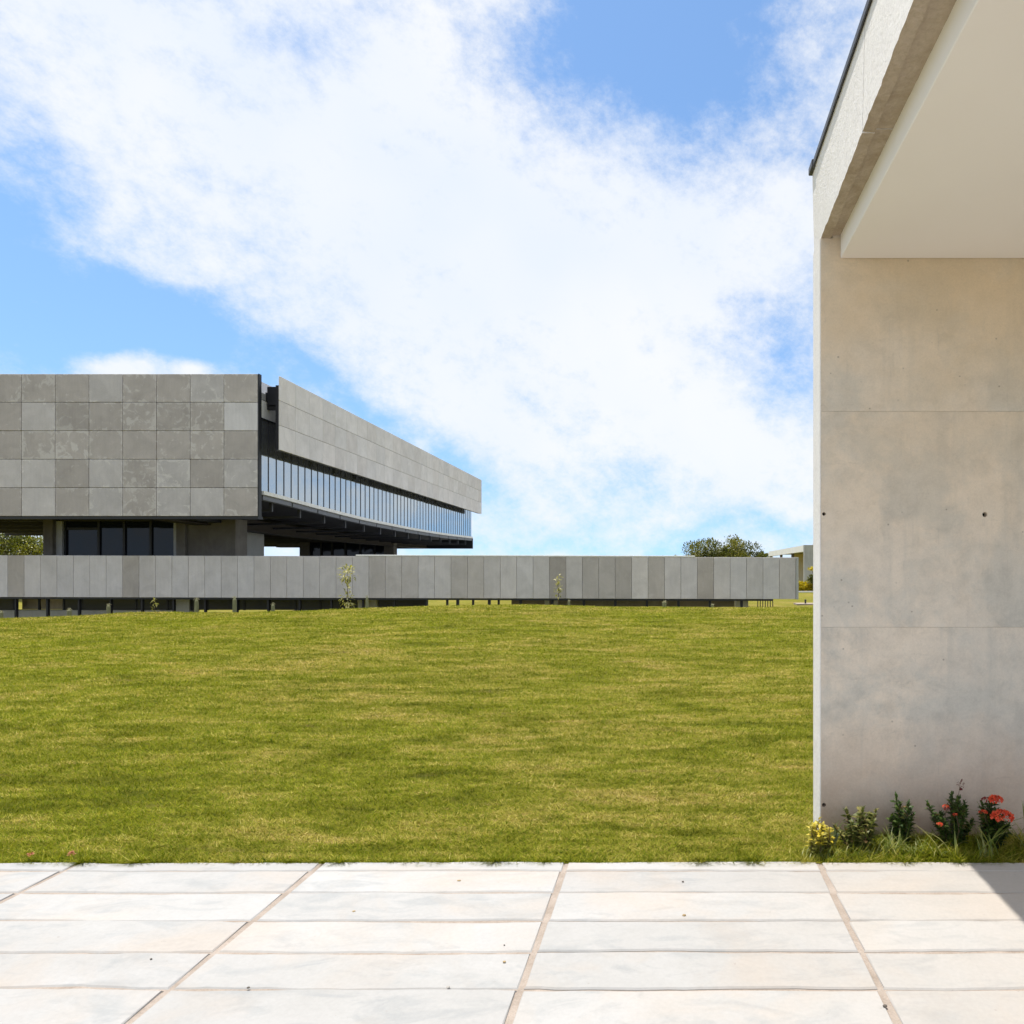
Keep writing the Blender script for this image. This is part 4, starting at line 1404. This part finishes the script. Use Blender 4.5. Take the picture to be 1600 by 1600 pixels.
# ------------------------------------------------------------------ planting at the foot of the near wall
def ixora(px, top, bot, d, wpx, label, nst, leafmat, flowers=(), seed=0, lsize=0.040, dens=1.0):
    r_ = np.random.default_rng(seed)
    x_ = at(px, 0, d).x
    z_ = gz(x_, d)
    h_ = at(0, top, d).z - z_
    w_ = wpx / 2 * d / F
    o = empty('ixora_bush', (x_, d, z_), label, 'bush')
    st = MB()
    C_, D_, L_ = [], [], []
    tips = []
    for k in range(nst):
        f_ = 1.0 if k == 0 else r_.uniform(0.4, 0.95)
        ang_ = r_.random() * 2 * math.pi
        sp = w_ * (0.25 if k == 0 else r_.uniform(0.35, 0.9))
        tip_ = Vector((x_ + math.cos(ang_) * sp * 1.1 + r_.normal(0, 0.012), d + math.sin(ang_) * min(sp, 0.11) * 0.7, z_ + h_ * f_ * 0.93))
        mid = Vector((x_ + math.cos(ang_) * sp * 0.7, d + math.sin(ang_) * min(sp, 0.11) * 0.5, z_ + h_ * f_ * 0.45))
        b0 = Vector((x_ + math.cos(ang_) * sp * 0.2, d, z_ - 0.02))
        st.tube([b0, mid, tip_], [0.0045, 0.0035, 0.002], 5)
        tips.append(tip_)
        nn = int((14 + 30 * f_) * dens)
        for i in range(nn):
            q_ = 0.12 + 0.88 * (i + 0.5) / nn
            p = b0.lerp(mid, q_ * 2) if q_ < 0.5 else mid.lerp(tip_, (q_ - 0.5) * 2)
            for side in (0, 1):
                az_ = i * 1.571 + side * math.pi + r_.normal(0, 0.35)
                el = r_.uniform(0.15, 0.95) if q_ < 0.92 else r_.uniform(0.8, 1.4)
                C_.append(p)
                D_.append((math.cos(az_) * math.cos(el), math.sin(az_) * math.cos(el), math.sin(el)))
                L_.append(lsize * r_.uniform(0.6, 1.15) * (0.75 if q_ > 0.92 else 1.0))
    st.build('stem', 'stem_brown', o)
    C_, D_, L_ = np.array(C_), np.array(D_), np.array(L_)
    q = leaf_array(C_, D_, L_, L_ * 0.46, droop=0.12)
    tn = np.clip(r_.normal(0.5, 0.25, len(C_)), 0, 1)
    put('foliage', fast_mesh('foliage', q, 4, leafmat, np.concatenate([tn, tn]), origin=(x_, d, z_)), (x_, d, z_), o)
    for (fx, fy, fr, fd_, fm) in flowers:
        c = np.array(at(fx, fy, d + fd_))
        R_ = fr * d / F
        nfl = 60 if fm == 'red_petal' and fr > 6 else 26
        dd = r_.normal(0, 1, (nfl, 3))
        dd /= np.linalg.norm(dd, axis=1, keepdims=True)
        dd[:, 2] = np.abs(dd[:, 2]) * 0.9 - 0.25
        C2, D2 = [], []
        for p in dd:
            base_p = c + p * R_ * np.array([1.05, 0.9, 0.75]) * r_.uniform(0.85, 1.05)
            t1 = np.cross(p, [0.3, 0.2, 0.9])
            t1 /= np.linalg.norm(t1)
            t2 = np.cross(p, t1)
            a0 = r_.random() * 1.57
            for m_ in range(4):
                aa = a0 + m_ * 1.571
                C2.append(base_p)
                D2.append(t1 * math.cos(aa) + t2 * math.sin(aa) + p * 0.25)
        C2, D2 = np.array(C2), np.array(D2)
        q = leaf_array(C2, D2, R_ * 0.36, R_ * 0.26)
        tn = np.clip(np.repeat(r_.normal(0.55, 0.25, nfl), 4), 0, 1)
        put('flower_head', fast_mesh('flower_head', q, 4, fm, np.concatenate([tn, tn]), origin=tuple(c)), tuple(c), o)
        fst = MB()
        tp = min(tips, key=lambda s: (s - Vector(c)).length)
        fst.tube([tp - Vector((0, 0, 0.05)), tp.lerp(Vector(c), 0.6), Vector(c)], 0.0022, 5)
        fst.build('flower_stalk', 'stem_brown', o)

ixora(1340, 1257, 1335, 3.98, 74, 'sunlit olive green bush with brownish leaves beside the yellow plant', 16, 'ixora_sunny_leaf', seed=21, lsize=0.046, dens=0.8)
ixora(1409, 1241, 1312, 4.03, 48, 'slim dark green bush without flowers against the wall', 11, 'ixora_leaf', seed=22, lsize=0.042)
ixora(1488, 1234, 1325, 4.02, 74, 'dark green bush with three small red buds against the wall', 16, 'ixora_leaf',
      flowers=[(1478, 1260, 4.5, -0.05, 'red_petal'), (1493, 1273, 3.5, -0.08, 'red_petal'), (1468, 1288, 4.5, -0.10, 'red_petal'), (1480, 1264, 5, -0.02, 'dark_bud')], seed=23, lsize=0.042)
ixora(1553, 1247, 1325, 4.00, 60, 'dark green bush carrying two big orange-red flower heads', 14, 'ixora_leaf',
      flowers=[(1566, 1275, 14.5, -0.10, 'red_petal'), (1556, 1249, 10, -0.04, 'red_petal'), (1536, 1269, 5.5, -0.07, 'red_petal'), (1541, 1250, 7, 0.0, 'dark_bud')], seed=24, lsize=0.045)

# yellow-leaved plant on the corner
x_ = at(1283, 0, 3.92).x
z_ = gz(x_, 3.92)
yp = empty('yellow_plant', (x_, 3.92, z_), 'bright yellow-leaved plant at the left foot of the wall', 'plant')
st = MB()
C_, D_ = [], []
for k in range(22):
    a_ = rng.random() * 6.28
    tp = Vector((x_ + math.cos(a_) * 0.065 * rng.random() ** 0.5 - 0.01, 3.92 + math.sin(a_) * 0.06, z_ + rng.uniform(0.08, 0.18)))
    bs = Vector((x_ + math.cos(a_) * 0.05, 3.92 + math.sin(a_) * 0.04, z_ - 0.02))
    st.tube([bs, tp], [0.003, 0.0015], 5)
    for i in range(20):
        q_ = rng.uniform(0.1, 1.0)
        C_.append(bs.lerp(tp, q_))
        e_ = rng.random() * 6.28
        D_.append((math.cos(e_), math.sin(e_), rng.uniform(0.1, 1.2)))
st.build('stem', 'stem_brown', yp)
C_, D_ = np.array(C_), np.array(D_)
q = leaf_array(C_, D_, rng.uniform(0.028, 0.05, len(C_)), 0.016, 0.15)
tn = np.clip((C_[:, 2] - z_) / 0.24 + rng.normal(0.08, 0.25, len(C_)), 0, 1)
put('foliage', fast_mesh('foliage', q, 4, 'yellow_leaf', np.concatenate([tn, tn]), origin=(x_, 3.92, z_)), (x_, 3.92, z_), yp)
# grey-green broad leaves just behind it
x2 = at(1298, 0, 4.02).x
z2 = gz(x2, 4.02)
gp = empty('grey_leaf_plant', (x2, 4.02, z2), 'few broad grey-green leaves between yellow plant and olive bush', 'plant')
C_ = np.tile(np.array([[x2, 4.02, z2]]), (7, 1)) + rng.normal(0, 0.012, (7, 3)) * np.array([1, 1, 0])
D_ = np.stack([rng.uniform(-0.5, 0.5, 7), rng.uniform(-0.4, 0.2, 7), np.ones(7)], 1)
q = leaf_array(C_, D_, rng.uniform(0.09, 0.17, 7), 0.026, 0.0)
put('leaf', fast_mesh('leaf', q, 4, 'grey_leaf', np.tile(rng.random(7), 2), origin=(x2, 4.02, z2)), (x2, 4.02, z2), gp)

def arching(name, px, d, n_, L0, L1, wid_, mat, label, spread, seg=6, lean=None):
    """tuft of arching strap leaves built as tapering ribbons"""
    x_ = at(px, 0, d).x
    z_ = gz(x_, d)
    o = empty(name, (x_, d, z_), label, 'grass tuft')
    quads, tn = [], []
    for k in range(n_):
        if n_ <= 25:
            quads, tn = [], []
        a_ = rng.random() * 2 * math.pi if lean is None else lean + rng.normal(0, 0.6)
        b0 = np.array([x_ + rng.normal(0, spread), d + rng.normal(0, spread * 0.35), z_ - 0.01])
        L = rng.uniform(L0, L1)
        bend = rng.uniform(0.4, 1.5)
        e_ = rng.uniform(1.0, 1.5)
        p = b0.copy()
        side = np.array([-math.sin(a_), math.cos(a_), 0.0])
        tv = rng.random()
        prev = None
        for s_ in range(seg + 1):
            w_ = wid_ * (1 - (s_ / seg) ** 1.6) * 0.5 + 0.0003
            cur = (p - side * w_, p + side * w_)
            if prev is not None:
                quads.append(np.stack([prev[0], prev[1], cur[1], cur[0]]))
                tn.append(np.clip(tv + rng.normal(0, 0.05), 0, 1))
            prev = cur
            el = e_ - bend * (s_ / seg) * 1.3
            p = p + np.array([math.cos(a_) * math.cos(el), math.sin(a_) * math.cos(el), math.sin(el)]) * L / seg
        if n_ <= 25:
            put('leaf', fast_mesh('leaf', np.array(quads), 4, mat, np.array(tn), origin=(x_, d, z_)), (x_, d, z_), o)
    if n_ > 25:
        tag(put('blades', fast_mesh('blades', np.array(quads), 4, mat, np.array(tn), origin=(x_, d, z_)), (x_, d, z_), o), kind='stuff')
arching('grass_tuft', 1395, 3.93, 120, 0.06, 0.20, 0.005, 'strap_leaf', 'dense sunlit grass tuft in front of the slim dark bush', 0.06)
arching('grass_tuft', 1345, 3.90, 60, 0.05, 0.13, 0.005, 'strap_leaf', 'low pale grass tuft below the olive bush', 0.06)
arching('grass_tuft', 1440, 3.92, 22, 0.08, 0.2, 0.006, 'strap_leaf', 'thin loose grass tuft below the bush with red buds', 0.05)
arching('grass_tuft', 1482, 3.90, 11, 0.12, 0.26, 0.009, 'strap_leaf', 'upright strap-leaved tuft at the paving edge under the red buds', 0.03)
arching('strap_leaf_plant', 1545, 3.88, 16, 0.18, 0.42, 0.010, 'strap_leaf', 'long arching strap leaves below the orange-red flowers', 0.035)
arching('strap_leaf_plant', 1612, 3.95, 14, 0.25, 0.5, 0.010, 'strap_leaf', 'arching strap leaves reaching in at the right edge of the view', 0.04)
arching('grass_tuft', 1283, 3.86, 45, 0.03, 0.11, 0.004, 'strap_leaf', 'dry pale grass tuft under the yellow plant', 0.05)

# dry flower stalk leaning on the wall
a0 = at(1492, 1262, 4.07)
ds = empty('dry_twig', (a0.x, a0.y, a0.z - 0.1), 'dry brown flower stalk standing above the dark bush by the wall', 'twig')
MB().tube([(a0.x, a0.y, a0.z - 0.1), at(1498, 1240, 4.08), at(1501, 1219, 4.09)], [0.0018, 0.0015, 0.0008], 5).build('stalk', 'stem_brown', ds)
dd = sphere_dirs(26)
c = np.array(at(1501, 1226, 4.09)) + dd * np.array([0.010, 0.008, 0.022])
put('husk', fast_mesh('husk', leaf_array(c, dd, 0.016, 0.007), 4, 'dark_bud', np.zeros(52), origin=tuple(at(1501, 1226, 4.09))), tuple(at(1501, 1226, 4.09)), ds)

# ------------------------------------------------------------------ small things on the paving and along its edge
def pebble(px, py, r_, mat, name, label, cat, flat=0.6):
    d = F * EYE / (py - VY)
    p = at(px, py, d)
    bm = bmesh.new()
    r_ = r_ * 0.75
    bmesh.ops.create_icosphere(bm, subdivisions=2, radius=r_)
    for v_ in bm.verts:
        v_.co *= 1 + random.uniform(-0.14, 0.14)
        v_.co.z = v_.co.z * flat
        v_.co.x *= 1.25
    me_ = bpy.data.meshes.new(name)
    bm.to_mesh(me_)
    bm.free()
    me_.materials.append(MATS[mat])
    tag(put(name, me_, (p.x, p.y, r_ * flat * 0.8)), label, cat, 'bits lying on the paving')
pebble(388, 1544, 0.0065, 'pebble', 'pebble', 'dark pebble in the nearest cross joint at the left', 'pebble')
pebble(788, 1503.5, 0.007, 'dry_leaf', 'pebble', 'tan pebble on the slab left of the middle long joint', 'pebble')
pebble(788, 1477, 0.004, 'pebble', 'pebble', 'tiny dark grain beyond the tan pebble', 'pebble')
pebble(1067, 1378, 0.006, 'pebble', 'pebble', 'small dark pebble on the farthest slab row right of middle', 'pebble')
pebble(1069, 1431, 0.009, 'dry_leaf', 'pebble', 'tan pebble on the second slab row right of middle', 'pebble')
pebble(1383, 1573, 0.009, 'pebble', 'pebble', 'black lump standing in for a dark hole in the right long joint', 'pebble')  # darkness of a hole in the joint, built as a black lump
pebble(236, 1499, 0.005, 'pebble', 'pebble', 'grey pebble on the slab left of the diagonal joint', 'pebble')
pebble(553, 1424, 0.008, 'dry_leaf', 'pebble', 'flat brown bit on the second slab row left of middle', 'pebble', 0.3)
pebble(717, 1376, 0.010, 'dry_leaf', 'pebble', 'flat tan bit on the farthest slab row near the lawn', 'pebble', 0.25)
pebble(700, 1543.5, 0.008, 'pebble_pale', 'pebble', 'whitish pebble on the nearest cross joint', 'pebble')

def fallen_flower(px, d, label, mat):
    x_ = at(px, 0, d).x
    z_ = gz(x_, d) + 0.03
    dd = sphere_dirs(22)
    dd[:, 2] = np.abs(dd[:, 2])
    q = leaf_array(np.array([[x_, d, z_]]) + dd * 0.008, dd, 0.014, 0.010)
    tag(put('flower', fast_mesh('flower', q, 4, mat, rng.random(44), origin=(x_, d, z_)), (x_, d, z_)), label, 'flower', 'small flowers at the lawn edge')
fallen_flower(47, 3.83, 'leftmost small pink flower at the lawn edge by the paving', 'pink_petal')
fallen_flower(112, 3.84, 'small pink-orange flower right of the leftmost one at lawn edge', 'pink_petal')
